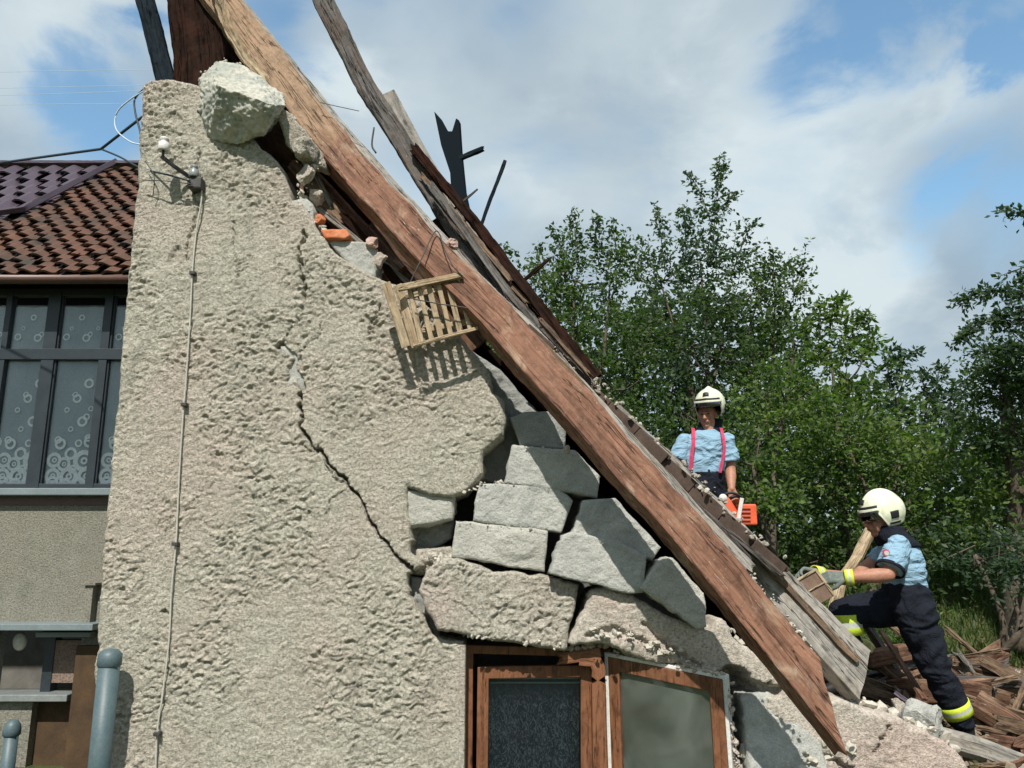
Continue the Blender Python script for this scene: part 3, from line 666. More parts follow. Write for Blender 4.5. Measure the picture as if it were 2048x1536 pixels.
# hanging lump at the top of the gable
def lump():
    bm = bmesh.new(); c = U(480, 205, YW - .08)
    pts = [(402, 158, -.03), (432, 122, .0), (500, 138, .06), (566, 192, .03), (573, 210, -.08), (438, 172, -.25), (550, 210, -.25), (530, 266, -.08), (470, 291, -.03), (416, 272, -.02), (398, 220, -.02), (540, 240, -.18), (422, 250, -.10)]
    back = [(400, 160, .25), (450, 125, .25), (560, 190, .25), (540, 260, .25), (430, 280, .25)]
    for (a, b, y) in pts + back: bm.verts.new(U(a, b, YW + y))
    r = bmesh.ops.convex_hull(bm, input=bm.verts); bmesh.ops.delete(bm, geom=[v for v in bm.verts if not v.link_faces], context='VERTS')
    bmesh.ops.triangulate(bm, faces=bm.faces)
    for k in range(6): bmesh.ops.subdivide_edges(bm, edges=[e for e in bm.edges if e.calc_length() > .012], cuts=1, use_grid_fill=True); bmesh.ops.triangulate(bm, faces=bm.faces)
    bm.normal_update()
    for v in bm.verts:
        n = v.normal; k = mnoise.noise(v.co * 14) * .014 + mnoise.noise(v.co * 48) * .011 + (mnoise.noise(v.co * 6) * .009) - .012 * abs(mnoise.noise(v.co * 22))
        v.co += n * k
    M = MT('lump_render', .95, .1); geo = M.N.new('ShaderNodeNewGeometry')
    n = M.noise(26, 6, .7, .6); f = M.noise(6, 4, .6, .4)
    base = M.mix(M.ramp(n, [(.35, 0.), (.65, 1.)]), (.38, .375, .32), (.52, .51, .45)); base = M.mix(M.ramp(f, [(.46, 0.), (.60, .6)]), base, (.24, .27, .245)); M.col(base)
    M.bump(n, .8, .01); return tag(from_bm('masonry_lump', bm, M.m, None, True), 'grey green lump of broken masonry overhanging the top corner of the gable', 'masonry lump')
lump()
def stone(label, px, py, Y, r, mat, seed, name='rubble_stone', cat='stone', group=None):
    bm = bmesh.new(); chunk_into(bm, U(px, py, Y), r, random.Random(seed), 3); o = from_bm(name, bm, mat, None); tag(o, label, cat, group); return o
slab_ = block('flat flake of render lodged between the lump and the long timber', [(545, 210), (585, 232), (640, 296), (650, 330), (600, 318), (575, 290)], YW + .0, STUCCO_L, (.1, -.2), .08, seed=51, name='render_flake', cat='render flake', h=block_h(.01, 51), rough=.012)
stone('rough lichen coloured stone stuck under the long timber near the top', 612, 300, YW - .02, .075, STUCCO_L, 52)
stone('smooth beige stone perched below the lichen coloured one', 612, 350, YW + .02, .055, PLASTER, 53)
stone('small pink mortar lump beside the grey block with brick', 744, 486, YW + .02, .035, MORTAR, 54)
T('short splintered board lodged between the wall top and the long rafter', 'board', [(585, 330, 4.72), (640, 395, 4.72), (700, 455, 4.74)], .07, .025, WOOD_DEB, seed=301, jag0=.06, jag1=.06)
T('narrow pale lath crossing behind the stones under the rafter', 'lath', [(560, 240, 4.7), (620, 330, 4.7), (660, 405, 4.72)], .03, .02, WOOD_PALE, seed=302, jag0=.04, jag1=.06)
T('dark broken board end sticking out above the grey block with brick', 'board', [(690, 440, 4.7), (745, 500, 4.7), (800, 570, 4.72)], .05, .03, WOOD_DARK, seed=303, jag0=.05, jag1=.03)
stone('pale jagged mortar chunk just below the beige stone', 634, 395, YW + .08, .045, STUCCO_L, 304)
stone('small brick red fragment among the splintered boards', 640, 440, YW + .06, .035, BRICK, 305)
stone('broken mortar chunk at the right end of the grey block with brick', 758, 520, YW + .04, .04, PLASTER, 306)
block('strip of orange brick lying on top of the grey block', [(640, 458), (690, 456), (700, 470), (690, 478), (650, 476)], YW - .0, BRICK, (0, .2), .1, seed=55, name='brick', cat='brick')
stone('pinkish brick fragment resting behind the long timber above the crate', 902, 492, YW + .12, .05, MORTAR, 56)
stone('small white mortar lump jammed between the top of the stack and the timber', 1134, 900, YW - .04, .025, PLASTER, 57)
# crumbs (nobody could count them)
def crumbs():
    bm = bmesh.new(); rng = random.Random(7)
    def along(pts, Y, n, sd, r0, r1):
        for i in range(n):
            k = rng.random() * (len(pts) - 1); j = int(k); a = U(*pts[j], Y); b = U(*pts[j + 1], Y)
            cl = mnoise.noise(Vector((k * 7 + Y * 50, n, 0)))
            if cl < -.12: continue
            p = a.lerp(b, k - j) + Vector((rng.gauss(0, sd), rng.gauss(0, sd * 1.5), rng.gauss(0, sd)))
            chunk_into(bm, p, r0 * .6 + (r1 * 1.25 - r0 * .6) * rng.random() ** 3.2, rng, 2 if rng.random() < .25 else 1, .8)
    along([(1410, 1262), (1450, 1250), (1500, 1310), (1600, 1400)], YW - .02, 90, .02, .008, .035)
    along([(1180, 1270), (1250, 1262), (1330, 1300), (1440, 1340)], YW - .10, 120, .018, .006, .022)
    along([(1470, 1500), (1560, 1536), (1700, 1500)], YW - .14, 110, .03, .008, .035)
    along([(1690, 1400), (1800, 1440), (1900, 1490)], YW + .1, 90, .03, .01, .04)
    along([(560, 215), (640, 320), (600, 400)], YW + .04, 80, .02, .006, .03)
    along([(400, 150), (445, 120), (520, 150), (570, 195)], YW + .10, 30, .008, .004, .012)
    along([(395, 165), (405, 225), (440, 280), (500, 300)], YW - .01, 22, .012, .004, .010)
    along([(1060, 650), (1300, 870), (1550, 1110)], YW + .03, 60, .014, .005, .015)
    along([(1034, 892), (1140, 900)], YW - .02, 30, .004, .003, .007); along([(960, 965), (1110, 972)], YW - .03, 36, .004, .003, .007); along([(920, 1043), (1090, 1060)], YW - .04, 36, .004, .003, .007); along([(1140, 1068), (1290, 1110)], YW - .1, 36, .004, .003, .007)
    along([(640, 470), (760, 560)], YW + .08, 50, .02, .006, .02)
    along([(620, 420), (660, 480)], YW + .06, 40, .02, .006, .02)
    along([(920, 985), (1000, 965)], YW - .0, 40, .01, .005, .014)
    along([(850, 1110), (910, 1118)], YW + .05, 40, .015, .005, .02)
    along([(930, 1270), (1135, 1292)], YW - .06, 80, .010, .004, .013)
    along([(1502, 1150), (1570, 1232), (1625, 1300)], 3.95, 55, .010, .005, .014)
    along([(960, 560), (1050, 650), (1180, 770)], YW + .14, 80, .02, .006, .02)
    tag(from_bm('mortar_rubble', bm, CRUMB, None), 'loose crumbs of pale mortar strewn over the broken edges of the wall', 'rubble', kind='stuff')
crumbs()

# ------------------------------------------------------------------ timbers
T('long orange brown rafter running down across the wall to a pointed end', 'rafter',
  [(398, -60, 4.80), (462, 25, 4.78), (520, 105, 4.76), (634, 256, 4.68), (750, 395, 4.58), (872, 522, 4.45), (1006, 660, 4.32), (1150, 820, 4.17), (1320, 1010, 4.04), (1480, 1198, 3.94), (1598, 1340, 3.88), (1655, 1412, 3.85)],
  .222, .125, WOOD_MAIN, roll=radians(-17), seed=2, taper=lambda t: 1.0 - .12 * t, rough=.008, cut1=-.17, jag1=.02, wob=.02, round_=.08)
T('weathered strip of board running along the upper edge of the long rafter', 'board',
  [(470, -5, 4.95), (640, 205, 4.80), (780, 368, 4.70), (915, 515, 4.60), (1066, 668, 4.54), (1250, 868, 4.46), (1400, 1035, 4.42), (1500, 1140, 4.40)], .07, .035, WOOD_PALE, roll=radians(-30), seed=6, rough=.004, wob=.02, jag1=.06, round_=.06)
T('lighter second timber seen below the long rafter near the grey blocks', 'beam', [(600, 345, 4.92), (700, 455, 4.88), (790, 555, 4.85)], .18, .1, WOOD_MAIN, seed=7, jag0=.03)
T('broad dark boarding on the underside of the long rafter', 'boarding', [(430, 100, 5.0), (545, 270, 4.98), (690, 430, 4.95), (850, 575, 4.9), (960, 690, 4.88)], .34, .04, WOOD_UNDER, cat='boarding', seed=140, rough=.004)
T('thin batten lying against the lighter second timber', 'batten', [(610, 395, 4.62), (680, 455, 4.66), (760, 520, 4.70), (860, 600, 4.75)], .03, .03, WOOD_PALE, seed=8, jag1=.03)
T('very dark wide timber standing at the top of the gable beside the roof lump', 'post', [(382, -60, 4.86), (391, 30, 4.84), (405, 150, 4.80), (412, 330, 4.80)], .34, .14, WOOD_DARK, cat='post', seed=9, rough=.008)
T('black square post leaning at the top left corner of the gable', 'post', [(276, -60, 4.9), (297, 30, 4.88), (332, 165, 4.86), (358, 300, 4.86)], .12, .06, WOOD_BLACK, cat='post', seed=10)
T('gnarled strip of pale bark edged wood at the top of the long rafter', 'board', [(425, -50, 4.62), (450, 50, 4.62), (492, 120, 4.64), (560, 190, 4.68)], .06, .05, WOOD_CRATE, seed=11, rough=.014, jag1=.08, wob=.03)
T('long grey rafter slanting from the top edge down past the black notched board', 'rafter',
  [(628, -40, 5.0), (690, 90, 4.98), (760, 215, 4.95), (840, 345, 4.92), (900, 450, 4.88), (1000, 585, 4.8), (1110, 700, 4.72)], .135, .09, WOOD_GREY, seed=12, rough=.008, wob=.03, taper=lambda t: 1.05 - .35 * t)
T('short pale grey board with a square top leaning behind the long grey rafter', 'board', [(775, 190, 5.12), (850, 330, 5.08), (940, 470, 5.0), (1080, 650, 4.9)], .12, .06, WOOD_PALE, seed=13, wob=.01)
T('splintered dark lath wedged between the two grey rafters', 'lath', [(830, 300, 4.86), (900, 385, 4.84), (990, 500, 4.8), (1100, 640, 4.72), (1195, 755, 4.62)], .06, .04, WOOD_DARK, seed=14, rough=.01, jag0=.05)
T('grey lath with a frayed upper end above the tiles', 'lath', [(862, 372, 4.78), (940, 480, 4.74), (1030, 600, 4.66), (1185, 770, 4.56)], .045, .03, WOOD_GREY, seed=15, rough=.006, jag0=.05)
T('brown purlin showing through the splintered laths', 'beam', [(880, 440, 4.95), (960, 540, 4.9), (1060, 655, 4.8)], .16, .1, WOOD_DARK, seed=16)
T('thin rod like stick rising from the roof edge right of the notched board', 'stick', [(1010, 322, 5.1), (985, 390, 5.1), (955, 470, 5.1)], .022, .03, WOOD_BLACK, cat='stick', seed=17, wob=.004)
T('small dark stick poking out of the roof edge in front of the trees', 'stick', [(1096, 520, 5.1), (1035, 572, 5.0)], .02, .03, WOOD_DARK, cat='stick', seed=18, wob=.004)
T('thick grey weathered beam with a blunt end below the tiles', 'beam', [(1222, 822, 4.80), (1362, 970, 4.76), (1490, 1107, 4.72), (1608, 1234, 4.66), (1716, 1352, 4.62)], .25, .14, WOOD_PALE, roll=radians(-20), seed=19, rough=.007, cut1=-.05, jag1=.015, taper=lambda t: .55 + .5 * t)
T('thin dark board along the top of the thick grey beam', 'board', [(1410, 1000, 4.72), (1545, 1146, 4.66), (1680, 1292, 4.60), (1712, 1322, 4.58)], .035, .10, WOOD_DEB, seed=20, wob=.005)
# notched black board
def laths():
    rng = random.Random(44)
    for i in range(13):
        k = rng.uniform(0, .72); l = rng.uniform(.25, .5); a = (840 + 350 * k, 335 + 420 * k); b = (840 + 350 * min(1.02, k + l), 335 + 420 * min(1.02, k + l)); o = rng.uniform(-34, 10)
        T('splintered lath in the tangle along the upper edge of the fallen roof', 'lath', [(a[0] + o, a[1] - o * .8 + rng.uniform(-8, 8), 4.86), ((a[0] + b[0]) / 2 + o * .9, (a[1] + b[1]) / 2 - o * .7, 4.82), (b[0] + o * .7, b[1] - o * .6 + rng.uniform(-10, 10), 4.76)],
          rng.uniform(.015, .04), .02, rng.choice([WOOD_GREY, WOOD_PALE, WOOD_DEB, WOOD_DARK]), seed=200 + i, rough=.006, jag0=.06, jag1=.05, wob=.02)['group'] = 'splintered laths along the roof edge'
laths()
def notched():
    bm = bmesh.new(); out = [(868, 222), (884, 240), (896, 262), (904, 262), (912, 236), (918, 240), (922, 300), (930, 380), (945, 450), (955, 480), (918, 480), (905, 430), (900, 345), (882, 290)]
    Yb = 5.12; a = [bm.verts.new(U(x, y, Yb)) for x, y in out]; b = [bm.verts.new(U(x, y, Yb) + Vector((.01, .05, 0))) for x, y in out]
    bm.faces.new(a); bm.faces.new(b[::-1]); n = len(a)
    for i in range(n): bm.faces.new((a[i], b[i], b[(i + 1) % n], a[(i + 1) % n]))
    bmesh.ops.recalc_face_normals(bm, faces=bm.faces); bmesh.ops.triangulate(bm, faces=bm.faces)
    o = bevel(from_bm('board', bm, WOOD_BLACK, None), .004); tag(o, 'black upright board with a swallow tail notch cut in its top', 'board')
notched()
T('small broken stub fixed to the right side of the notched black board', 'batten', [(918, 318, 5.14), (966, 298, 5.1)], .028, .04, WOOD_BLACK, seed=21, wob=.002, jag1=.02)
T('short twig like splinter crossing the notched board', 'splinter', [(900, 425, 4.9), (955, 378, 4.9)], .01, .01, WOOD_GREY, cat='splinter', seed=22, wob=.002)

# fallen roof: boarding and tiles seen from the edge
roof = thing('collapsed_roof', 'strip of collapsed tiled roof sloping down behind the long rafter', 'roof', U(1300, 880, 4.9))
def roof_strip(name, a, b, Y0, Y1, thick, mat, off=0):
    A = U(*a, YW); Bp = U(*b, YW); t = (Bp - A).normalized(); up = Vector((-t.z, 0, t.x)); up = up if up.z > 0 else -up
    bm = bmesh.new(); P = [A + up * off, Bp + up * off, Bp + up * (off + thick), A + up * (off + thick)]
    f = [bm.verts.new((p.x, Y0, p.z)) for p in P]; k = [bm.verts.new((p.x, Y1, p.z)) for p in P]
    bm.faces.new(f); bm.faces.new(k[::-1])
    for i in range(4): bm.faces.new((f[i], k[i], k[(i + 1) % 4], f[(i + 1) % 4]))
    bmesh.ops.recalc_face_normals(bm, faces=bm.faces); return from_bm(name, bm, mat, roof)
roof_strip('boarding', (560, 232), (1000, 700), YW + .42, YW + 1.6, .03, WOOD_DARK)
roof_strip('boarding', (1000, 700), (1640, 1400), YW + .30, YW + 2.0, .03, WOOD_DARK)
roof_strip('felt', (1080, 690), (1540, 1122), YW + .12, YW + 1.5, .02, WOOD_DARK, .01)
def tiles():
    bm = bmesh.new(); rng = random.Random(3); A = U(1046, 668, YW + .1); Bp = U(1552, 1150, YW + .1); L = (Bp - A).length; t = (Bp - A).normalized(); up = Vector((-t.z, 0, t.x)); up = up if up.z > 0 else -up
    n = 9; s = L / n
    for row in range(10):
        for i in range(n):
            if row == 0 and i in (1,): continue
            y0 = YW + .02 + row * .262 + rng.uniform(-.004, .004) + (.0 if row else (i * 7 % 4) * .012); M = Matrix((( t.x, 0, up.x, 0), (0, 1, 0, 0), (t.z, 0, up.z, 0), (0, 0, 0, 1)))
            o = A + t * (s * i) + up * .030; M = Matrix.Translation((o.x, 0, o.z)) @ M @ Matrix.Rotation(rng.uniform(-.045, -.02), 4, 'Y')
            add_box(bm, (0, y0, 0), (s * 1.08, y0 + .25, .026), M); add_box(bm, (0, y0 - .012, -.055), (s * .985, y0 - .001, .024), M)
    o = from_bm('tile_covering', bm, TILE_D, roof); bevel(o, .005)
    bm = bmesh.new()
    for i in range(70):
        k = rng.random(); p = A + t * (L * k) + up * rng.uniform(.03, .10); chunk_into(bm, Vector((p.x, YW + rng.uniform(-.0, .12), p.z)), rng.uniform(.006, .022), rng, 1)
    from_bm('tile_mortar', bm, STUCCO_L, roof)
    for k, (a, b, r) in enumerate([((1010, 610), (1240, 850), .035), ((1170, 800), (1500, 1120), .04), ((1080, 640), (1180, 750), .025), ((1390, 1010), (1560, 1150), .03)]):
        beam('batten', [U(*a, YW + .03), U(*b, YW + .0)], r, .05, WOOD_GREY if k % 2 else WOOD_DEB, seed=60 + k, wob=.012, jag0=.03, jag1=.03, parent=roof)
tiles()

# ------------------------------------------------------------------ slatted crate panel hung from a wire
def crate():
    C = thing('slatted_crate', 'flat crate of thin wooden slats hanging by a wire against the wall under the rafter', 'crate', U(870, 690, 4.2))
    Yc = 4.30
    for k, (a, b) in enumerate([((772, 566), (812, 694)), ((796, 570), (832, 694))]): beam('side_slat', B([(a[0], a[1], Yc + .02 + .05 * k), (b[0], b[1], Yc + .04 + .03 * k)]), .050, .014, WOOD_CRATE, seed=70 + k, wob=.002, rough=.0015, parent=C, roll=.3)
    beam('top_rail', B([(796, 577, Yc - .0), (926, 551, Yc + .02)]), .034, .03, WOOD_CRATE, seed=72, wob=.003, rough=.002, parent=C)
    beam('bottom_rail', B([(826, 692, Yc + .01), (956, 656, Yc + .03)]), .020, .02, WOOD_CRATE, seed=73, wob=.003, rough=.002, parent=C)
    for i in range(6):
        f = (i + .6) / 6.2; xt = 808 + (925 - 808) * f; yt = 580 - 25 * f; xb = 832 + (952 - 832) * f; yb = 690 - 34 * f
        beam('slat', B([(xt, yt, Yc + .035), (xb, yb, Yc + .045)]), .026 if i % 2 else .031, .012, WOOD_CRATE, seed=80 + i, wob=.003, rough=.0012, parent=C, roll=.15 * ((i * 7) % 3 - 1))
    beam('back_rail', B([(800, 596, Yc + .10), (930, 568, Yc + .12)]), .03, .02, WOOD_CRATE, seed=88, parent=C, wob=.002)
    beam('back_rail', B([(816, 668, Yc + .11), (950, 640, Yc + .13)]), .03, .02, WOOD_CRATE, seed=89, parent=C, wob=.002)
    beam('side_slat', B([(922, 552, Yc + .06), (950, 655, Yc + .07)]), .04, .012, WOOD_CRATE, seed=90, parent=C, wob=.002, roll=-.8)
    tag(tube('hanging_wire', B([(818, 570, Yc), (842, 520, 4.3), (872, 462, 4.42), (890, 500, 4.36), (906, 532, 4.3), (925, 552, Yc)]), .004, WOOD_GREY, None, curve=True), 'stiff looped wire that holds the slatted crate to the rafter', 'wire')
    tube('cross_wire', B([(826, 598, Yc - .02), (880, 608, Yc - .02), (945, 620, Yc - .02), (958, 650, Yc)]), .0035, METAL_D, C)
crate()

# ------------------------------------------------------------------ insulators, cables
def insulator(label, px, py, Y, mat, h=.085, r=.032):
    o = thing('insulator', label, 'insulator', U(px, py, Y), 'porcelain insulators on the gable')
    M = Matrix.Translation(U(px, py, Y)); bm = bmesh.new(); lathe(bm, [(0, h * .55), (r * .75, h * .53), (r * .85, h * .40), (r * .62, h * .30), (r * .62, h * .22), (r, h * .12), (r * 1.02, -h * .40), (r * .85, -h * .48), (r * .5, -h * .42), (0, -h * .42)], M)
    from_bm('body', bm, mat, o, True)
    bm = bmesh.new(); lathe(bm, [(0, -h * .4), (r * .25, -h * .4), (r * .25, -h * .85), (0, -h * .85)], M, 10); from_bm('pin', bm, METAL_D, o, True)
    return o
i1 = insulator('white porcelain insulator on the left end of the iron bracket', 328, 290, YW - .16, PORC)
i2 = insulator('grey porcelain insulator at the right end of the iron bracket above the white cable', 388, 344, YW - .06, PORC_G, .075, .028)
tag(beam('bracket', B([(322, 312, YW - .16), (350, 334, YW - .10), (388, 360, YW + .0)]), .022, .022, METAL_D, wob=0, rough=.0005), 'dark iron bracket between the two insulators', 'bracket')
bm = bmesh.new(); boxpx(bm, 376, 352, 402, 376, YW - .07, .09); tag(bevel(from_bm('junction_box', bm, METAL_D), .01), 'small black junction box below the grey insulator', 'junction box')
cab = [(402, 362, -.03), (403, 400, -.03), (393, 460, -.02), (385, 540, -.02), (380, 640, -.02), (372, 760, -.02), (366, 830, -.02), (358, 960, -.02), (352, 1085, -.02), (343, 1180, -.02), (338, 1280, -.02), (325, 1390, -.02), (314, 1470, -.02), (310, 1600, -.02)]
tag(tube('cable', [U(a, b, YW + c) for a, b, c in cab], .005, CABLE_W), 'thin cream cable running down the rough wall', 'cable')
for k, (a, b, lab) in enumerate([(385, 546, 'small dark clip on the cable, level with the neighbouring roof edge'), (368, 809, 'small dark clip on the cable, level with the neighbouring window'), (350, 1088, 'small dark clip on the cable, level with the stained wall next door'), (314, 1468, 'small dark clip on the cable near the grey blue pipe')]):
    bm = bmesh.new(); p = U(a, b, YW - .03); add_box(bm, (p.x - .016, p.y - .012, p.z - .01), (p.x + .016, p.y + .03, p.z + .01)); tag(bevel(from_bm('cable_clip', bm, METAL_D), .003), lab, 'clip', 'clips holding the cable')
tag(tube('overhead_cable', B([(-500, 395, 6.4), (0, 326, 5.4), (100, 312, 5.1), (202, 298, 4.8), (284, 234, 4.55)]), .009, CABLE_B, None, curve=False), 'dark blue overhead cable arriving from the left and rising to the wall corner', 'cable')
tag(tube('overhead_cable', B([(202, 298, 4.8), (240, 314, 4.7), (282, 336, 4.55), (345, 352, 4.42), (380, 362, 4.42)]), .006, CABLE_B), 'dark branch cable dropping from the fork towards the junction box', 'cable')
tag(tube('pale_cable', B([(300, 175, 4.5), (262, 198, 4.55), (234, 225, 4.6), (232, 258, 4.6), (258, 282, 4.58), (284, 290, 4.5)]), .0045, CABLE_P), 'pale cable curling out in a loop beside the wall corner', 'cable')
tag(tube('overhead_cable', B([(305, 165, 4.5), (272, 194, 4.55), (270, 222, 4.55), (280, 262, 4.52), (284, 290, 4.5)]), .006, CABLE_B), 'short dark cable bending down around the wall corner', 'cable')
tag(tube('loose_wire', B([(285, 360, 4.44), (330, 362, 4.42), (385, 368, 4.42)]), .003, METAL_D), 'thin black wire stretched across the rough wall to the junction box', 'wire')
tag(tube('loose_wire', B([(290, 322, 4.45), (308, 352, 4.44), (306, 392, 4.46)]), .003, METAL_D), 'short black wire hanging at the left edge of the wall', 'wire')
tag(tube('loose_wire', B([(640, 205, 4.6), (690, 216, 4.6), (718, 222, 4.6)]), .0025, METAL_D), 'thin wire sticking out into the sky from the long rafter', 'wire')
tag(tube('loose_wire', B([(748, 255, 4.9), (744, 290, 4.9), (752, 306, 4.9)]), .006, METAL_D), 'ragged scrap hanging from the long grey rafter', 'wire')
for i, (y0, y1) in enumerate([(140, 138), (172, 168), (186, 176), (206, 206)]):
    tag(tube('power_line', B([(-400, y0 + 14, 60), (60, y0 + 3, 60), (420, y1, 60)]), .016, CABLE_P), ['highest of the faint power lines in the left sky', 'second of the faint power lines from the top in the left sky', 'third of the faint power lines from the top in the left sky', 'lowest of the faint power lines in the left sky'][i], 'power line', 'faint power lines in the sky')

# grey blue pipes
def pipe(label, px, ytop, Y, r, cap, xb=None):
    o = thing('vent_pipe', label, 'pipe', U(px, 1600, Y)); a = U(px, ytop, Y); bm = bmesh.new()
    M = Matrix.Translation((a.x, Y, 0)); lathe(bm, [(0, -.02), (r, -.02), (r, a.z - .06), (0, a.z - .06)], M, 24)
    lathe(bm, [(r, a.z - .9), (r * 1.1, a.z - .9), (r * 1.1, a.z - .93), (r, a.z - .93)], M, 24); from_bm('tube', bm, METAL_G, o, True)
    bm = bmesh.new(); lathe(bm, [(0, a.z), (r * .7, a.z - .008), (r * 1.1, a.z - .03), (r * cap, a.z - .06), (r * cap, a.z - .085), (r * .9, a.z - .1), (0, a.z - .1)], M, 24); from_bm('cap', bm, METAL_G, o, True)
pipe('thick grey blue pipe with a rounded cap standing in front of the wall corner', 222, 1296, 4.36, .053, 1.12)
pipe('thin grey blue pipe with a ball cap at the lower left corner', 27, 1438, 5.0, .038, 1.25)

# ------------------------------------------------------------------ neighbouring house on the left
YN = 6.5
nb = thing('neighbouring_house', 'neighbouring house with a dark framed window, zinc sill and mossy red tile roof', 'house', U(60, 1500, YN))
bm = bmesh.new(); R = 780
def xz(px, py, Y=YN, ref=None): p = U(px, ref if ref else py, Y); return p.x, U(px, py, Y).z
xL = U(-900, 780, YN).x; xR = U(420, 780, YN).x
xa = xL; xw1 = U(252, 780, YN).x
def z_(py): return U(100, py, YN).z
add_box(bm, (xa, YN, z_(1246)), (xR, YN + .25, z_(992)))                       # wall between the two openings
add_box(bm, (xw1, YN, z_(992)), (xR, YN + .25, z_(560)))
add_box(bm, (xa, YN, -.1), (U(-30, 1300, YN).x, YN + .25, z_(1246)))
add_box(bm, (U(150, 1400, YN).x, YN, -.1), (xR, YN + .25, z_(1246)))
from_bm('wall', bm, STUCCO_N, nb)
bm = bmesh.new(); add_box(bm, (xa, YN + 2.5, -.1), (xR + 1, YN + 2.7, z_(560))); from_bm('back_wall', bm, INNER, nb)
# window
nw = bpy.data.objects.new('window', None); COL.objects.link(nw); nw.parent = nb
cols = [(-240, -118), (-95, -20), (-8, 66), (92, 183), (200, 252)]
bm = bmesh.new(); Yf = YN + .06
zt, zb = z_(572), z_(976)
def X_(px): return U(px, 780, YN).x
add_box(bm, (X_(-240), Yf, z_(587)), (X_(252), Yf + .07, zt)); add_box(bm, (X_(-240), Yf, zb), (X_(252), Yf + .07, z_(966))); add_box(bm, (X_(-240), Yf - .012, z_(716)), (X_(252), Yf + .068, z_(694)))
for a, b in ((-118, -95), (-20, -8), (66, 92), (183, 200)): add_box(bm, (X_(a), Yf - .006, zb + .003), (X_(b), Yf + .066, zt - .003))
for a, b in ((64, 69), (90, 95), (181, 185), (199, 203)): add_box(bm, (X_(a), Yf + .014, zb + .01), (X_(b), Yf + .05, zt - .01))
bevel(from_bm('frame', bm, FRAME_D, nw), .004)
bm = bmesh.new(); add_box(bm, (X_(-240), Yf + .03, zb), (X_(252), Yf + .036, zt)); from_bm('pane', bm, GLASS, nw)
bm = bmesh.new(); bmesh.ops.create_grid(bm, x_segments=160, y_segments=2, size=1)
for v in bm.verts:
    u = (v.co.x + 1) / 2; w_ = (v.co.y + 1) / 2; x = X_(-240) + (X_(252) - X_(-240)) * u; v.co = (x, Yf + .058 + .007 * sin(x * 30), zb + (z_(606) - zb) * w_)
me = bpy.data.meshes.new('curtain'); 
rings = [(0.50, .03, .055), (.22, .05, .05), (.82, .04, .05), (.20, .10, .062), (.55, .095, .075), (.93, .10, .07), (.42, .19, .055), (.85, .215, .085), (.20, .22, .06), (.62, .15, .035), (.55, .27, .05), (.30, .345, .045), (.24, .375, .03), (.70, .35, .03), (.93, .36, .045), (.90, .39, .03), (.48, .46, .022), (.72, .52, .042), (.80, .555, .028), (.35, .61, .022), (.88, .62, .022), (.55, .70, .036), (.50, .73, .024), (.78, .82, .04)]
_rk = [0]
def ring(bm, cx, cz, Yr, ro, ri, n=18):
    _rk[0] = (_rk[0] + 1) % 19; Yr -= .0004 * _rk[0]
    a = [bm.verts.new((cx + ro * cos(2 * pi * k / n), Yr, cz + ro * 1.05 * sin(2 * pi * k / n))) for k in range(n)]; b = [bm.verts.new((cx + ri * cos(2 * pi * k / n), Yr, cz + ri * 1.05 * sin(2 * pi * k / n))) for k in range(n)]
    for k in range(n):
        f = bm.faces.new((a[k], a[(k + 1) % n], b[(k + 1) % n], b[k])); f.material_index = 1
wp = X_(183) - X_(92)
for (c0_, c1_) in cols:
    for (u, w_, r) in rings:
        x = X_(c0_) + wp * u
        if x > X_(c1_) + .05: continue
        zz = zb + (z_(716) - zb) * w_; rr = r * 1.25
        ring(bm, x, zz, Yf + .049, rr * .82, rr * .46)
        if r > .05: ring(bm, x + .004, zz, Yf + .049, rr * .28, rr * .12, 12)
    for (u, w_, r) in [(.45, .75, .03), (.6, .28, .04), (.68, .36, .026), (.15, .3, .035), (.25, .5, .02), (.85, .5, .02)]:
        x = X_(c0_) + wp * u
        if x > X_(c1_): continue
        ring(bm, x, z_(694) + (z_(606) - z_(694)) * w_, Yf + .049, r * .85, r * .5)
from_bm('curtain', bm, [CURT, CURT_R], nw)
bm = bmesh.new(); add_box(bm, (X_(-260), YN - .10, z_(992)), (xR, YN + .06, z_(978))); bevel(from_bm('sill', bm, SILL, nb), .006)
bm = bmesh.new(); add_box(bm, (xa, YN - .012, z_(1010)), (xR, YN - .001, z_(996))); from_bm('sill_moulding', bm, GUTTER, nb)
# eave and gutter
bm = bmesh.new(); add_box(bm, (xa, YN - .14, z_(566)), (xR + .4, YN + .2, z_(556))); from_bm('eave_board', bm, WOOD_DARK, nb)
V = []; Fc = []; tube_into(V, Fc, [Vector((xa, YN - .2, U(100, 558, YN - .2).z)), Vector((xR + .4, YN - .2, U(100, 558, YN - .2).z))], .042, 14); me = bpy.data.meshes.new('gutter'); me.from_pydata(V, [], Fc); link('gutter', me, GUTTER, nb, True)
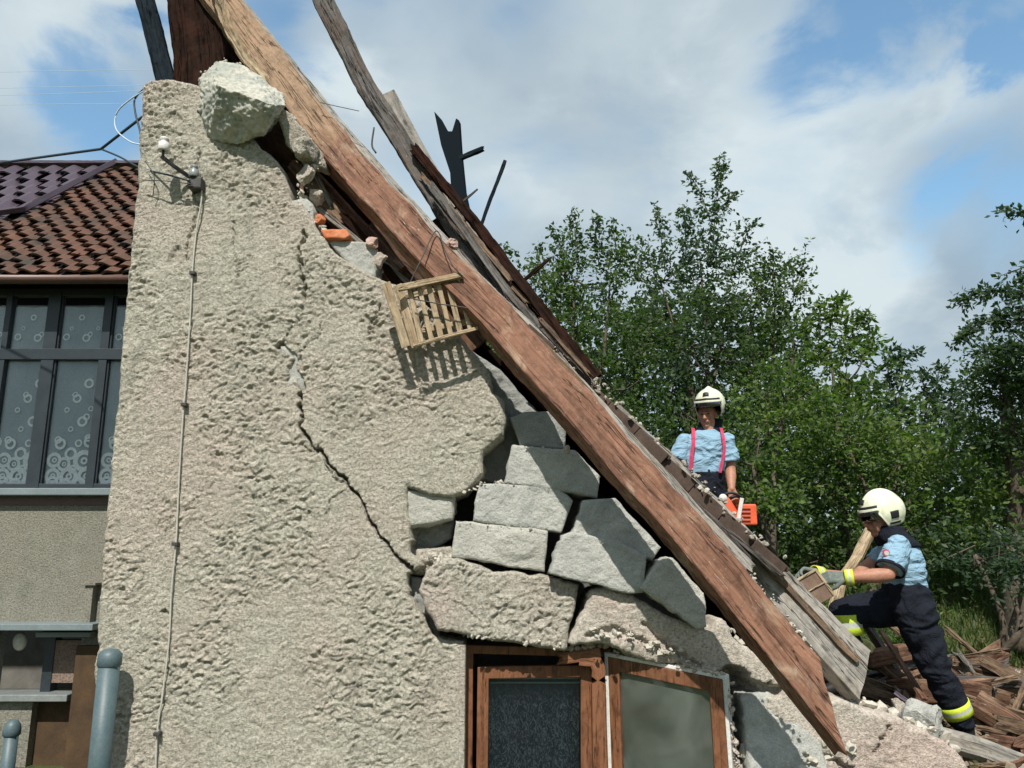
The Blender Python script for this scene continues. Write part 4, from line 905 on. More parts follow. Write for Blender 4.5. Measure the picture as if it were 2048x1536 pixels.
# roof slopes
def tile_roof(name, mat, x0, x1, y0, z0, y1, z1, tw, tl, keep=None, wave=.018, lift=.02, seed=1):
    L = math.hypot(y1 - y0, z1 - z0); ty, tz = (y1 - y0) / L, (z1 - z0) / L; nrows = int(L / tl); V = []; Fc = []; rng = random.Random(seed); nx = int((x1 - x0) / tw); K = 6
    for r in range(nrows):
        jx = (r % 2) * tw * .5
        for c in range(nx):
            xs = x0 + c * tw + jx; s0 = r * tl; 
            if keep and not keep(xs + tw / 2, (s0 + tl / 2) / L): continue
            dz = rng.uniform(-.012, .012); b0 = len(V); rot = rng.uniform(-.03, .03); xs += rng.uniform(-.008, .008)
            for e, (s, l) in enumerate(((s0 - .03, lift), (s0 + tl, .0))):
                for k in range(K + 1):
                    u = k / K; w = wave * sin(u * 2 * pi) + (.006 if u > .9 else 0)
                    y = y0 + ty * s - tz * (l + w + dz); z = z0 + tz * s + ty * (l + w + dz) + rot * (u - .5); V.append((xs + u * tw * .985, y, z))
            for k in range(K):
                V.append((V[b0 + k][0], V[b0 + k][1] + tz * .018, V[b0 + k][2] - ty * .02))
            V.append((V[b0 + K][0], V[b0 + K][1] + tz * .018, V[b0 + K][2] - ty * .02))
            for k in range(K):
                Fc.append((b0 + k, b0 + k + 1, b0 + K + 1 + k + 1, b0 + K + 1 + k)); q0 = b0 + 2 * (K + 1); Fc.append((q0 + k, q0 + k + 1, b0 + k + 1, b0 + k))
    me = bpy.data.meshes.new(name); me.from_pydata(V, [], Fc); me.update(); return link(name, me, mat, nb)
y_e = YN - .22; ze = U(100, 542, y_e).z; yr = YN + 1.9; zr = U(100, 333, yr).z
xv0, xv1 = U(-60, 440, YN).x, U(235, 335, yr).x
def is_metal(x, s):
    # left of the flashing that climbs from lower left to upper right
    xf = xv0 + (xv1 - xv0) * (s - .45) / .55
    return x < xf and s > .42
tile_roof('tiles', TILE_R, xa, xR + .8, y_e, ze, yr, zr, .17, .115, lambda x, s: not is_metal(x, s), wave=.013, seed=4)
tile_roof('metal_tiles', TILE_M, xa, xR + .8, y_e, ze + .012, yr, zr + .012, .22, .24, is_metal, wave=.02, lift=.015, seed=5)
bm = bmesh.new()
vs = [bm.verts.new(p) for p in ((xa, y_e, ze - .03), (xR + .8, y_e, ze - .03), (xR + .8, yr, zr - .03), (xa, yr, zr - .03))]; bm.faces.new(vs)
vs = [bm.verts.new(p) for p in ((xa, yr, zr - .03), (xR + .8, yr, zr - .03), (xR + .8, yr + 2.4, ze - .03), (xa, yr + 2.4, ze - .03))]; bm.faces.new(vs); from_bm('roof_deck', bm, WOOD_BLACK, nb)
def rp(px_x, s): return Vector((px_x, y_e + (yr - y_e) * s - .04, ze + (zr - ze) * s + .05))
beam('flashing', [rp(xv0 - .9, .30), rp(xv0, .45), rp(xv1, 1.0)], .055, .03, TILE_M, wob=0, rough=.001, parent=nb, roll=.9)
beam('ridge_cap', [Vector((xa, yr, zr + .02)), Vector((xR + .8, yr, zr + .02))], .06, .16, TILE_M, wob=.0, rough=.002, parent=nb, round_=.5)
# lower opening: porch with ledge
bm = bmesh.new(); add_box(bm, (xa, YN - .22, z_(1256)), (U(188, 1250, YN - .2).x, YN + .05, z_(1243))); bevel(from_bm('ledge', bm, SILL, nb), .005)
bm = bmesh.new(); add_box(bm, (U(82, 1300, YN).x, YN - .1, z_(1272)), (U(190, 1300, YN).x, YN + .04, z_(1262))); bevel(from_bm('ledge', bm, SILL, nb), .004)
bm = bmesh.new(); add_box(bm, (U(78, 1330, YN).x, YN + .05, z_(1395)), (U(98, 1330, YN).x, YN + .15, z_(1262))); from_bm('door_post', bm, FRAME_D, nb)
bm = bmesh.new(); add_box(bm, (U(98, 1330, YN).x, YN + .06, z_(1368)), (U(156, 1330, YN).x, YN + .16, z_(1282))); from_bm('wall_panel', bm, mat_stucco('reddish_panel', (.24, .19, .15), (.28, .22, .18), (.27, .17, .14), bstr=.3), nb)
bm = bmesh.new(); add_box(bm, (xa, YN - .08, z_(1400)), (U(145, 1390, YN).x, YN + .2, z_(1386))); bevel(from_bm('rail', bm, PORC_G, nb), .006)
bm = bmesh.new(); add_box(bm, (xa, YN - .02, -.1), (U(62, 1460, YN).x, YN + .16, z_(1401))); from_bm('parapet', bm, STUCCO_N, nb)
bm = bmesh.new(); add_box(bm, (U(62, 1460, YN).x, YN + .06, -.1), (U(150, 1460, YN).x, YN + .2, z_(1401))); add_box(bm, (U(150, 1400, YN).x, YN - .06, -.1), (U(230, 1400, YN).x, YN - .002, z_(1290))); from_bm('rusty_panel', bm, mat_simple('rusty_brown', (.055, .035, .02), (.10, .06, .03), 5), nb)
M = Matrix.Translation(U(40, 1283, YN + .12)) @ Matrix.Rotation(radians(90), 4, 'X'); bm = bmesh.new(); lathe(bm, [(0, .03), (.045, .022), (.058, 0), (.045, -.01), (0, -.012)], M @ Matrix.Diagonal((1, 1.25, 1, 1)), 20); from_bm('lamp_disc', bm, PORC, nb, True)
bm = bmesh.new(); add_box(bm, (U(178, 1200, YN).x, YN - .08, z_(1248)), (U(194, 1200, YN).x, YN - .001, z_(1170))); add_box(bm, (U(172, 1200, YN).x, YN - .1, z_(1169.5)), (U(200, 1200, YN).x, YN, z_(1165))); from_bm('drain_stub', bm, STUCCO_N, nb)


# ------------------------------------------------------------------ broken timber heap at the lower right
def heap():
    rng = random.Random(12); protos = []
    for k, (w, d, l, m) in enumerate([(.07, .02, .55, WOOD_DEB), (.045, .04, .8, WOOD_GREY), (.10, .022, .42, WOOD_DEB), (.028, .025, .9, WOOD_DEB), (.12, .04, .5, WOOD_RED), (.04, .02, .5, WOOD_PALE)]):
        o = beam('broken_plank', [Vector((-l / 2, 0, 0)), Vector((0, 0, .012)), Vector((l / 2, 0, 0))], w, d, m, seed=100 + k, rough=.006, jag0=.05, jag1=.05, wob=.01)
        protos.append(o)
    used = set()
    spots = []
    for i in range(110):
        px = rng.uniform(1620, 2110); py = rng.uniform(1285 + max(0, px - 1720) * .36, 1545); px = max(px, 1600 + (py - 1290) * .9)
        if px < 1690 and py > 1390: px += 150
        if abs(px - 1915) < 175 and 1400 < py: px = rng.uniform(1790, 2110); py = rng.uniform(1340, 1400) if px < 2060 else rng.uniform(1440, 1540)
        spots.append((px, py))
    for i, (px, py) in enumerate(spots):
        Y = 6.6 - (py - 1290) / 246 * 1.75 + rng.uniform(-.1, .1); p = U(px, py, Y); k = rng.randrange(len(protos))
        if k in used: o = protos[k].copy(); COL.objects.link(o)
        else: o = protos[k]; used.add(k)
        o.location = p + Vector((0, 0, rng.uniform(-.03, .05))); o.rotation_euler = (rng.uniform(-.6, .6), rng.gauss(.15, .32), rng.gauss(0, .6))
        sfac = rng.uniform(.7, 1.25); o.scale = (sfac, sfac, sfac)
        tag(o, 'splintered plank lying in the heap of broken timber behind the fallen wall', 'plank', 'splintered planks in the timber heap')
heap()
T('long thin brown lath leaning across the timber heap beside the climbing man', 'lath', [(1762, 1262, 5.8), (1805, 1330, 5.5), (1850, 1400, 5.2)], .035, .02, WOOD_RED, seed=120, wob=.006)
T('grey rounded beam lying at the bottom right corner under the rear boot', 'beam', [(1880, 1478, 5.05), (1960, 1500, 5.0), (2110, 1560, 4.9)], .13, .12, WOOD_PALE, seed=121, round_=.5)
T('bent thin metal strip curving over the timber heap', 'strip', [(1790, 1385, 5.2), (1830, 1412, 5.1), (1862, 1460, 5.0), (1900, 1495, 4.95)], .022, .01, TILE_M, cat='strip', seed=122, wob=.004)
T('dark hollow log end lying behind the rear boot', 'log', [(1950, 1405, 5.5), (2010, 1440, 5.4), (2040, 1460, 5.35)], .17, .15, WOOD_RED, cat='log', seed=123, round_=.6)
T('broad reddish board lying flat on top of the timber heap', 'board', [(1735, 1318, 5.9), (1812, 1305, 5.9)], .11, .12, WOOD_RED, seed=124, jag1=.02)
T('light brown broken branch sticking up behind the arms of the climbing man', 'branch', [(1742, 1062, 6.0), (1718, 1110, 5.95), (1680, 1165, 5.9), (1665, 1230, 5.85)], .075, .07, WOOD_CRATE, cat='branch', seed=125, rough=.012, round_=.6, jag0=.02)
stone('grey triangular chunk of concrete in the timber heap', 1845, 1440, 5.0, .10, CONC, 130)
stone('beige stone beside the triangular concrete chunk', 1800, 1420, 5.1, .06, STUCCO_L, 131)
YEL = mat_simple('yellow_foam', (.62, .58, .18), (.7, .66, .35), 30)
bm = bmesh.new(); rng = random.Random(31)
for i in range(9): chunk_into(bm, U(1712, 1288, 5.6) + Vector((rng.gauss(0, .035), rng.gauss(0, .03), rng.gauss(0, .025))), rng.uniform(.025, .05), rng, 2)
tag(from_bm('foam_scrap', bm, YEL, None), 'crumpled scrap of pale yellow foam at the foot of the raised leg', 'scrap')
def heap_crumbs():
    bm = bmesh.new(); rng = random.Random(17)
    for i in range(420):
        px = rng.uniform(1700, 2100); py = rng.uniform(1300 + (px - 1700) * .40, 1545); px = max(px, 1690 + (py - 1290) * .8); Y = 6.6 - (py - 1290) / 246 * 1.75
        chunk_into(bm, U(px, py, Y) + Vector((0, 0, -.02)), rng.uniform(.008, .035), rng, 1)
    tag(from_bm('wood_litter', bm, mat_simple('litter', (.16, .12, .09), (.34, .28, .21), 9), None), 'splinters and crumbs littering the timber heap', 'litter', kind='stuff')
heap_crumbs()

# ------------------------------------------------------------------ trees and bushes
LEAF_A = mat_leaf('leaf_dark', (.020, .042, .015), (.080, .130, .038), (.12, .16, .045))
LEAF_B = mat_leaf('leaf_bright', (.032, .066, .018), (.12, .185, .042), (.19, .22, .055))
LEAF_C = mat_leaf('leaf_bluish', (.020, .040, .025), (.066, .108, .058), (.09, .125, .055))
def leaves_mesh(name, P, D, Lf, W, tint, mat, parent, nbias=.6, seed=1):
    rs = np.random.RandomState(seed); n = len(P)
    D = D / (np.linalg.norm(D, axis=1)[:, None] + 1e-9); R = rs.randn(n, 3) + np.array([0, -.5, nbias])
    S = np.cross(D, R); S /= (np.linalg.norm(S, axis=1)[:, None] + 1e-9); Nn = np.cross(S, D)
    mid = P + D * (Lf * .45)[:, None]; tip = P + D * Lf[:, None] - Nn * (Lf * .12)[:, None]
    V = np.stack([P, mid + S * W[:, None], tip, mid - S * W[:, None]], 1).reshape(-1, 3)
    me = bpy.data.meshes.new(name); me.vertices.add(4 * n); me.vertices.foreach_set('co', V.astype(np.float32).ravel())
    me.loops.add(4 * n); me.loops.foreach_set('vertex_index', np.arange(4 * n, dtype=np.int32)); me.polygons.add(n)
    me.polygons.foreach_set('loop_start', np.arange(0, 4 * n, 4, dtype=np.int32)); me.polygons.foreach_set('loop_total', np.full(n, 4, np.int32)); me.update(); me.validate()
    a = me.attributes.new('tint', 'FLOAT', 'POINT'); a.data.foreach_set('value', np.repeat(tint, 4).astype(np.float32))
    return link(name, me, mat, parent)
def tree(label, cat, base, lobes, mat, seed, leaf=.075, dens=1.0, sprigs=(), trunk_r=.09, name='tree', group=None, drop=.1, asp=.26):
    """lobes: (px, py, Y, rx_px, ry_px); sprigs: photo polylines (px, py, Y) carrying leaves"""
    rs = np.random.RandomState(seed); rng = random.Random(seed)
    bx, by = base; b = Vector((U(bx, 1100, by).x, by, 0)); b.z = ter_h(b.x, b.y) - .05
    root = thing(name, label, cat, b, group); TV = []; TF = []; P = []; D = []; Tn = []
    tops = []
    for (px, py, Y, rx, ry) in lobes:
        c = U(px, py, Y); m = Y / FPX; tops.append((c, rx * m, ry * m))
    ctr = sum((t[0] for t in tops), Vector()) / len(tops); fork = b.lerp(Vector((ctr.x, ctr.y, ctr.z)), .45)
    tube_into(TV, TF, catmull([b, b.lerp(fork, .5) + Vector((rng.uniform(-.08, .08), rng.uniform(-.08, .08), 0)), fork], 4), trunk_r, 7, trunk_r * .7)
    def twig(p, d, l, k):
        d = Vector(d).normalized(); q = p.copy(); pts = [p]
        for j in range(k):
            f = (j + 1) / k; q = p + d * (l * f) + Vector((0, 0, -drop * l * f * f)); 
            P.append(q + Vector((rng.gauss(0, .02), rng.gauss(0, .02), rng.gauss(0, .02)))); v = Vector((rng.gauss(0, 1), rng.gauss(0, 1), rng.gauss(0, .7) - .15)) * .8 + d * .7; D.append(v); Tn.append(min(1, max(0, rng.gauss(.45, .28))))
    for (c, rx, ry) in tops:
        mid = fork.lerp(c, .5) + Vector((rng.uniform(-.15, .15), rng.uniform(-.15, .15), -.1))
        limb = catmull([fork, mid, c], 4); tube_into(TV, TF, limb, trunk_r * .5, 6, trunk_r * .16)
        ryd = min(max(rx, ry), 1.1)
        n = int(dens * 200 * (rx * ry + .18 * (rx + ry)) / (leaf / .075) ** 1.6) + 8
        for i in range(n):
            u = Vector((rng.gauss(0, 1), rng.gauss(0, 1), rng.gauss(0, 1))).normalized(); rr = rng.random() ** .42
            bumpy = 1 + .28 * mnoise.noise(u * 2.2 + c)
            p = c + Vector((u.x * rx * rr * bumpy, u.y * ryd * rr * bumpy, u.z * ry * rr * bumpy))
            if mnoise.noise(p * 1.9 + Vector((seed, 0, 0))) < -.22: continue
            dd = Vector((u.x * .8, u.y * .8, abs(u.z) * .5 + .35)) + Vector((rng.gauss(0, .45), rng.gauss(0, .45), rng.gauss(0, .35)))
            l = rng.uniform(.22, .5); twig(p, dd, l, rng.randint(9, 15))
            if i % 24 == 0: tube_into(TV, TF, [p - dd.normalized() * .25, p + dd.normalized() * l * .8], .008, 3, .003)
            if i % 50 == 0: tube_into(TV, TF, catmull([c, c.lerp(p, .5) + Vector((0, 0, -.06)), p], 3), .018, 4, .007)
    for sp in sprigs:
        pts = catmull([U(*q) for q in sp[0]], 6); tube_into(TV, TF, pts, .013, 4, .004)
        for i in range(len(pts) - 1):
            a, c = pts[i], pts[i + 1]; L = (c - a).length; f = i / len(pts)
            for j in range(int(L * sp[1]) + 1):
                q = a.lerp(c, rng.random()); dd = (c - a).normalized() * .3 + Vector((rng.gauss(0, 1), rng.gauss(0, .7), rng.gauss(0, .5)))
                twig(q, dd, rng.uniform(.06, .26) * (1.15 - .7 * f), rng.randint(3, 6))
    me = bpy.data.meshes.new('trunk'); me.from_pydata([tuple(v) for v in TV], [], TF); me.update(); link('trunk', me, BARK, root, True)
    n = len(P); Lf = leaf * (.7 + .6 * rs.rand(n)); W = Lf * asp * (.8 + .4 * rs.rand(n))
    leaves_mesh('crown', np.array([tuple(p) for p in P]), np.array([tuple(d) for d in D]), Lf, W, np.array(Tn), mat, root, seed=seed)
    return n
NL = 0
NL += tree('tall tree with thin leafy shoots rising above the others against the clouds', 'tree', (1420, 13.5), [(1400, 520, 13.5, 95, 90), (1320, 560, 13.5, 80, 90), (1460, 600, 13.6, 90, 110), (1380, 690, 13.2, 130, 110), (1340, 800, 12.8, 130, 110), (1430, 900, 12.6, 120, 110)], LEAF_C, 1, .085, .85,
    [([(1425, 520, 13.4), (1432, 400, 13.4), (1440, 316, 13.4)], 55), ([(1420, 440, 13.4), (1398, 380, 13.4), (1375, 345, 13.4)], 40), ([(1430, 430, 13.4), (1460, 395, 13.4), (1470, 385, 13.4)], 45), ([(1330, 540, 13.4), (1320, 460, 13.4), (1314, 410, 13.4)], 45), ([(1372, 520, 13.4), (1370, 440, 13.4), (1366, 415, 13.4)], 40), ([(1460, 560, 13.4), (1492, 470, 13.4), (1508, 445, 13.4)], 45), ([(1440, 360, 13.4), (1458, 335, 13.4)], 35)])
NL += tree('leafy tree directly behind the tiled roof edge with three tufted shoots', 'tree', (1160, 12.5), [(1150, 560, 12.6, 90, 75), (1080, 590, 12.6, 80, 60), (1220, 570, 12.7, 70, 70), (1150, 680, 12.2, 130, 95), (1230, 780, 12.0, 120, 100), (1290, 690, 12.4, 90, 100)], LEAF_A, 2, .08, .95,
    [([(1130, 560, 12.5), (1120, 490, 12.5), (1108, 455, 12.5)], 55), ([(1160, 540, 12.5), (1150, 470, 12.5), (1145, 428, 12.5)], 60), ([(1200, 540, 12.5), (1190, 470, 12.5), (1196, 430, 12.5)], 60), ([(1235, 520, 12.5), (1228, 470, 12.5), (1226, 445, 12.5)], 50), ([(1020, 570, 12.5), (1012, 510, 12.5), (1008, 490, 12.5)], 50), ([(1080, 560, 12.5), (1075, 505, 12.5), (1080, 490, 12.5)], 50), ([(1275, 560, 12.5), (1270, 520, 12.5), (1285, 500, 12.5)], 40)])
NL += tree('round topped dense tree to the right of the tallest tree', 'tree', (1550, 13.0), [(1550, 590, 13.2, 75, 85), (1500, 650, 13.0, 90, 90), (1590, 690, 13.0, 80, 90), (1540, 780, 12.6, 120, 100), (1600, 880, 12.4, 110, 100)], LEAF_A, 3, .08, .95,
    [([(1545, 560, 13), (1548, 520, 13), (1545, 503, 13)], 50), ([(1590, 590, 13), (1604, 545, 13), (1600, 530, 13)], 50)])
NL += tree('tree with drooping feather like leaf sprays right of the round topped tree', 'tree', (1690, 11.5), [(1660, 690, 11.6, 60, 60), (1700, 760, 11.4, 80, 80), (1640, 820, 11.2, 90, 90), (1730, 880, 11.2, 110, 90), (1650, 960, 11.0, 120, 90)], LEAF_B, 4, .105, .9,
    [([(1660, 660, 11.5), (1668, 610, 11.5), (1690, 590, 11.5)], 75), ([(1700, 700, 11.5), (1712, 645, 11.5), (1740, 625, 11.5)], 75), ([(1640, 670, 11.5), (1638, 625, 11.5), (1650, 600, 11.5)], 60), ([(1720, 720, 11.5), (1740, 690, 11.5), (1745, 660, 11.5)], 60)], drop=.5, asp=.2)
NL += tree('thin open tree with sky showing through its sprays', 'tree', (1800, 12.0), [(1790, 790, 12, 60, 60), (1850, 840, 12, 80, 70), (1905, 830, 12.2, 50, 50), (1790, 900, 11.8, 90, 80), (1880, 930, 11.8, 100, 80)], LEAF_C, 5, .1, .62,
    [([(1780, 780, 12), (1776, 720, 12), (1792, 690, 12)], 60), ([(1800, 770, 12), (1810, 715, 12), (1838, 700, 12)], 60), ([(1850, 830, 12), (1872, 780, 12), (1880, 725, 12)], 50), ([(1890, 850, 12), (1915, 790, 12), (1930, 755, 12)], 55), ([(1860, 800, 12), (1845, 760, 12), (1860, 740, 12)], 50)], drop=.5, asp=.22)
NL += tree('near tree at the right edge with arching branches hanging in from outside the picture', 'tree', (2230, 8.5), [(2120, 620, 8.5, 60, 45), (2130, 730, 8.6, 110, 60), (2150, 860, 8.6, 110, 90)], LEAF_C, 6, .07, 1.0,
    [([(2150, 560, 8.4), (2060, 590, 8.4), (1980, 580, 8.4), (1910, 605, 8.4)], 110), ([(2150, 600, 8.4), (2050, 620, 8.4), (1970, 640, 8.4), (1915, 680, 8.4)], 120), ([(2140, 600, 8.4), (2060, 640, 8.4), (2000, 650, 8.4)], 90), ([(2150, 520, 8.4), (2080, 540, 8.4), (2040, 560, 8.4)], 90), ([(2140, 440, 8.4), (2060, 428, 8.4), (2003, 420, 8.4)], 70), ([(2140, 500, 8.4), (2060, 530, 8.4), (2000, 552, 8.4)], 28), ([(2150, 700, 8.4), (2040, 690, 8.4), (1960, 705, 8.4)], 100)], drop=.35)
# ivy column: dead trunk wrapped in ivy
NL += tree('dark squared column of ivy covering a trunk near the right edge', 'tree', (2020, 9.2), [(2000, 740, 9.2, 34, 48), (2000, 800, 9.2, 34, 48), (2040, 770, 9.3, 40, 60), (2010, 880, 9.2, 50, 60)], LEAF_A, 7, .055, 2.6, trunk_r=.2)
# understorey
NL += tree('broad dark bush behind the man with the chainsaw', 'bush', (1330, 10.5), [(1280, 900, 10.6, 110, 90), (1390, 950, 10.4, 120, 100), (1500, 960, 10.4, 110, 90), (1330, 1050, 10.2, 120, 90), (1480, 1060, 10.2, 120, 90)], LEAF_A, 8, .07, 1.0, name='bush')
NL += tree('bright green bush just right of the man with the chainsaw', 'bush', (1545, 9.2), [(1520, 840, 9.6, 70, 60), (1505, 930, 9.2, 55, 60), (1535, 1000, 9.0, 45, 50), (1570, 800, 9.8, 80, 60)], LEAF_B, 9, .07, 1.25, name='bush', sprigs=[([(1510, 960, 8.9), (1530, 1000, 8.8), (1555, 1030, 8.7)], 90)])
NL += tree('yellowish green bush above and behind the climbing man', 'bush', (1720, 10.2), [(1690, 880, 10.4, 100, 70), (1800, 930, 10.2, 110, 70), (1880, 1010, 10.0, 110, 80), (1780, 1040, 10.2, 90, 70), (1960, 950, 10.2, 110, 80)], LEAF_B, 10, .075, 1.2, name='bush')
NL += tree('tall bush filling the right edge below the arching branches', 'bush', (2050, 9.4), [(2020, 960, 9.4, 100, 70), (2080, 1040, 9.2, 100, 80), (1990, 1060, 9.6, 90, 70)], LEAF_B, 11, .07, 1.3, name='bush')
NL += tree('low leafy bush right of the climbing man with silvery leaves', 'bush', (1960, 7.9), [(1950, 1110, 8.0, 70, 55), (2010, 1150, 7.9, 70, 50), (2060, 1120, 8.0, 60, 60)], LEAF_C, 12, .065, 1.3, name='bush', asp=.2, drop=.5)
NL += tree('shadowy bush in the hollow behind the raised knee of the climbing man', 'bush', (1640, 10.8), [(1600, 1010, 11, 110, 70), (1640, 1100, 10.8, 120, 80), (1760, 1140, 10.4, 100, 80), (1560, 1120, 10.6, 90, 80)], LEAF_A, 13, .075, .9, name='bush')
NL += tree('low weedy bush between the legs of the climbing man and the timber heap', 'bush', (1740, 7.6), [(1720, 1235, 7.7, 60, 40), (1780, 1290, 7.6, 70, 40)], LEAF_B, 14, .05, 1.4, name='bush')
# a far row that closes the gaps between the nearer trees
for k, (px, top, hw) in enumerate([(1010, 600, 120), (1180, 610, 120), (1350, 590, 130), (1520, 640, 120), (1690, 770, 120), (1860, 850, 120), (2030, 860, 130)]):
    NL += tree(['far tree at the left end of the background row, behind the roof edge', 'far tree in the background row behind the three tufted shoots', 'far tree in the background row behind the tallest tree', 'far tree in the background row behind the round topped tree', 'far tree in the background row behind the feathery tree', 'far tree in the background row behind the thin open tree', 'far tree at the right end of the background row, behind the ivy column'][k], 'tree', (px, 16),
        [(px, top + 60, 16, hw, 70), (px - 20, top + 170, 16, hw, 90), (px + 20, top + 300, 15.8, hw, 100), (px, top + 420, 15.6, hw, 100)], LEAF_A, 20 + k, .15, 1.9, group='background row of trees')
print('LEAVES', NL)
def grass():
    rs = np.random.RandomState(3); n = 42000; x = rs.uniform(1.5, 9, n); y = rs.uniform(6.6, 13, n)
    z = np.array([ter_h(a, b) for a, b in zip(x, y)]); P = np.stack([x, y, z - .01], 1); D = np.stack([rs.randn(n) * .35, rs.randn(n) * .35, np.ones(n)], 1)
    L = rs.uniform(.05, .20, n) * (1 + .9 * (fbm(x * 1.5, y * 1.5, 3, 5) > .52)); W = rs.uniform(.004, .011, n)
    o = leaves_mesh('grass', P, D, L, W, rs.rand(n), mat_leaf('grass_blade', (.03, .055, .014), (.075, .12, .03), (.13, .14, .05)), None, .2, 4)
    tag(o, 'rough grass and weeds on the bank behind the timber heap', 'grass', kind='stuff')
grass()

# ------------------------------------------------------------------ people
SKIN = mat_simple('skin', (.36, .17, .11), (.42, .21, .14), 20, .55, .1, .002, .35)
SHIRT = MT('pale_blue_shirt', .9, .1); _f = SHIRT.noise(5, 4, .6, 1.0, SHIRT.coord((1, 1, 2.2)))
SHIRT.col(SHIRT.mix(_f, (.20, .33, .44), (.27, .42, .54))); SHIRT.bump(_f, .9, .06); SHIRT.bump(SHIRT.noise(240, 2), .2, .001)
NAVY = MT('navy_trouser_cloth', .9, .12); _f = NAVY.noise(7, 5, .6, 1.2, NAVY.coord((1.3, 1, 1)))
NAVY.col(NAVY.mix(_f, (.008, .010, .016), (.018, .021, .03))); NAVY.bump(_f, .8, .05)
HELM = mat_simple('cream_helmet_shell', (.66, .68, .50), (.72, .74, .56), 6, .3, .05, .001, .5, 30)
BLACK = mat_simple('black_rubber', (.012, .012, .013), (.02, .02, .022), 20, .6, .2, .001, .4)
VISOR = mat_glass('smoky_visor', (.30, .34, .36), .12)
LIME = mat_simple('lime_reflective_band', (.50, .62, .04), (.58, .70, .06), 20, .6, .1, .001)
SILV = mat_simple('silver_reflective_stripe', (.45, .47, .42), (.5, .52, .47), 20, .4, .1, .001)
GLOVE = mat_simple('grey_green_glove', (.10, .125, .11), (.17, .19, .17), 25, .9, .6, .006)
RED = mat_simple('red_brace', (.42, .03, .09), (.55, .07, .14), 40, .7, .2, .001)
ORANGE = mat_simple('orange_plastic', (.70, .10, .035), (.74, .13, .05), 10, .4, .05, .001, .5)
BOOT = mat_simple('black_leather', (.010, .010, .010), (.02, .019, .018), 20, .6, .4, .003)

def cap(bm, p0, r0, p1, r1, sq=None):
    """tapered capsule; overlapping ones are fused later into one skin"""
    p0 = Vector(p0); p1 = Vector(p1); d = p1 - p0; L = d.length; n = max(2, int(L / (min(r0, r1) * .45)))
    q = d.to_track_quat('Z', 'Y').to_matrix().to_4x4() if L > 1e-6 else Matrix()
    for p, r in ((p0, r0), (p1, r1)):
        g = bmesh.ops.create_icosphere(bm, subdivisions=2, radius=r); bmesh.ops.translate(bm, vec=p, verts=g['verts'])
    if L > 1e-5: bmesh.ops.create_cone(bm, cap_ends=True, segments=18, radius1=r0, radius2=r1, depth=L, matrix=Matrix.Translation((p0 + p1) / 2) @ q)
def ell(bm, c, r, R=None):
    g = bmesh.ops.create_icosphere(bm, subdivisions=3, radius=1); M = Matrix.Translation(Vector(c)) @ (R.to_4x4() if R is not None else Matrix()) @ Matrix.Diagonal((*r, 1))
    bmesh.ops.transform(bm, matrix=M, verts=g['verts'])
def loft(bm, rings, n=24, sup=2.3):
    """rings: (centre, xaxis, yaxis, rx, ry)"""
    R = []
    for (c, xa, ya, rx, ry) in rings:
        xa = Vector(xa).normalized(); ya = Vector(ya).normalized(); L = []
        for k in range(n):
            a = 2 * pi * k / n; cx = abs(cos(a)) ** (2 / sup) * (1 if cos(a) > 0 else -1); cy = abs(sin(a)) ** (2 / sup) * (1 if sin(a) > 0 else -1)
            L.append(bm.verts.new(Vector(c) + xa * rx * cx + ya * ry * cy))
        R.append(L)
    for a, b in zip(R, R[1:]):
        for k in range(n): bm.faces.new((a[k], a[(k + 1) % n], b[(k + 1) % n], b[k]))
    bm.faces.new(R[0][::-1]); bm.faces.new(R[-1])
def fuse(name, bm, mat, parent, voxel=.010, smooth=6, wr=0, wf=9, seed=0, wdir=None):
    bmesh.ops.recalc_face_normals(bm, faces=bm.faces)
    me = bpy.data.meshes.new('tmp'); bm.to_mesh(me); bm.free(); o = bpy.data.objects.new('tmp', me); COL.objects.link(o)
    m = o.modifiers.new('r', 'REMESH'); m.mode = 'VOXEL'; m.voxel_size = voxel
    m = o.modifiers.new('s', 'SMOOTH'); m.iterations = smooth; m.factor = .5
    dg = bpy.context.evaluated_depsgraph_get(); dg.update(); out = bpy.data.meshes.new_from_object(o.evaluated_get(dg)); bpy.data.objects.remove(o); out.name = name
    if wr:
        nr = [v.normal.copy() for v in out.vertices]
        for v, n in zip(out.vertices, nr):
            p = v.co; q = Vector((p.x * wf, p.y * wf, p.z * wf * 1.7)) + Vector((seed, 0, 0)); q += Vector((1, 1, 1)) * mnoise.noise(q * .5) * 1.2
            r = 1 - abs(mnoise.noise(q)) * 2.4
            v.co = p + n * wr * (r - .3)
    return link(name, out, mat, parent, smooth=True)
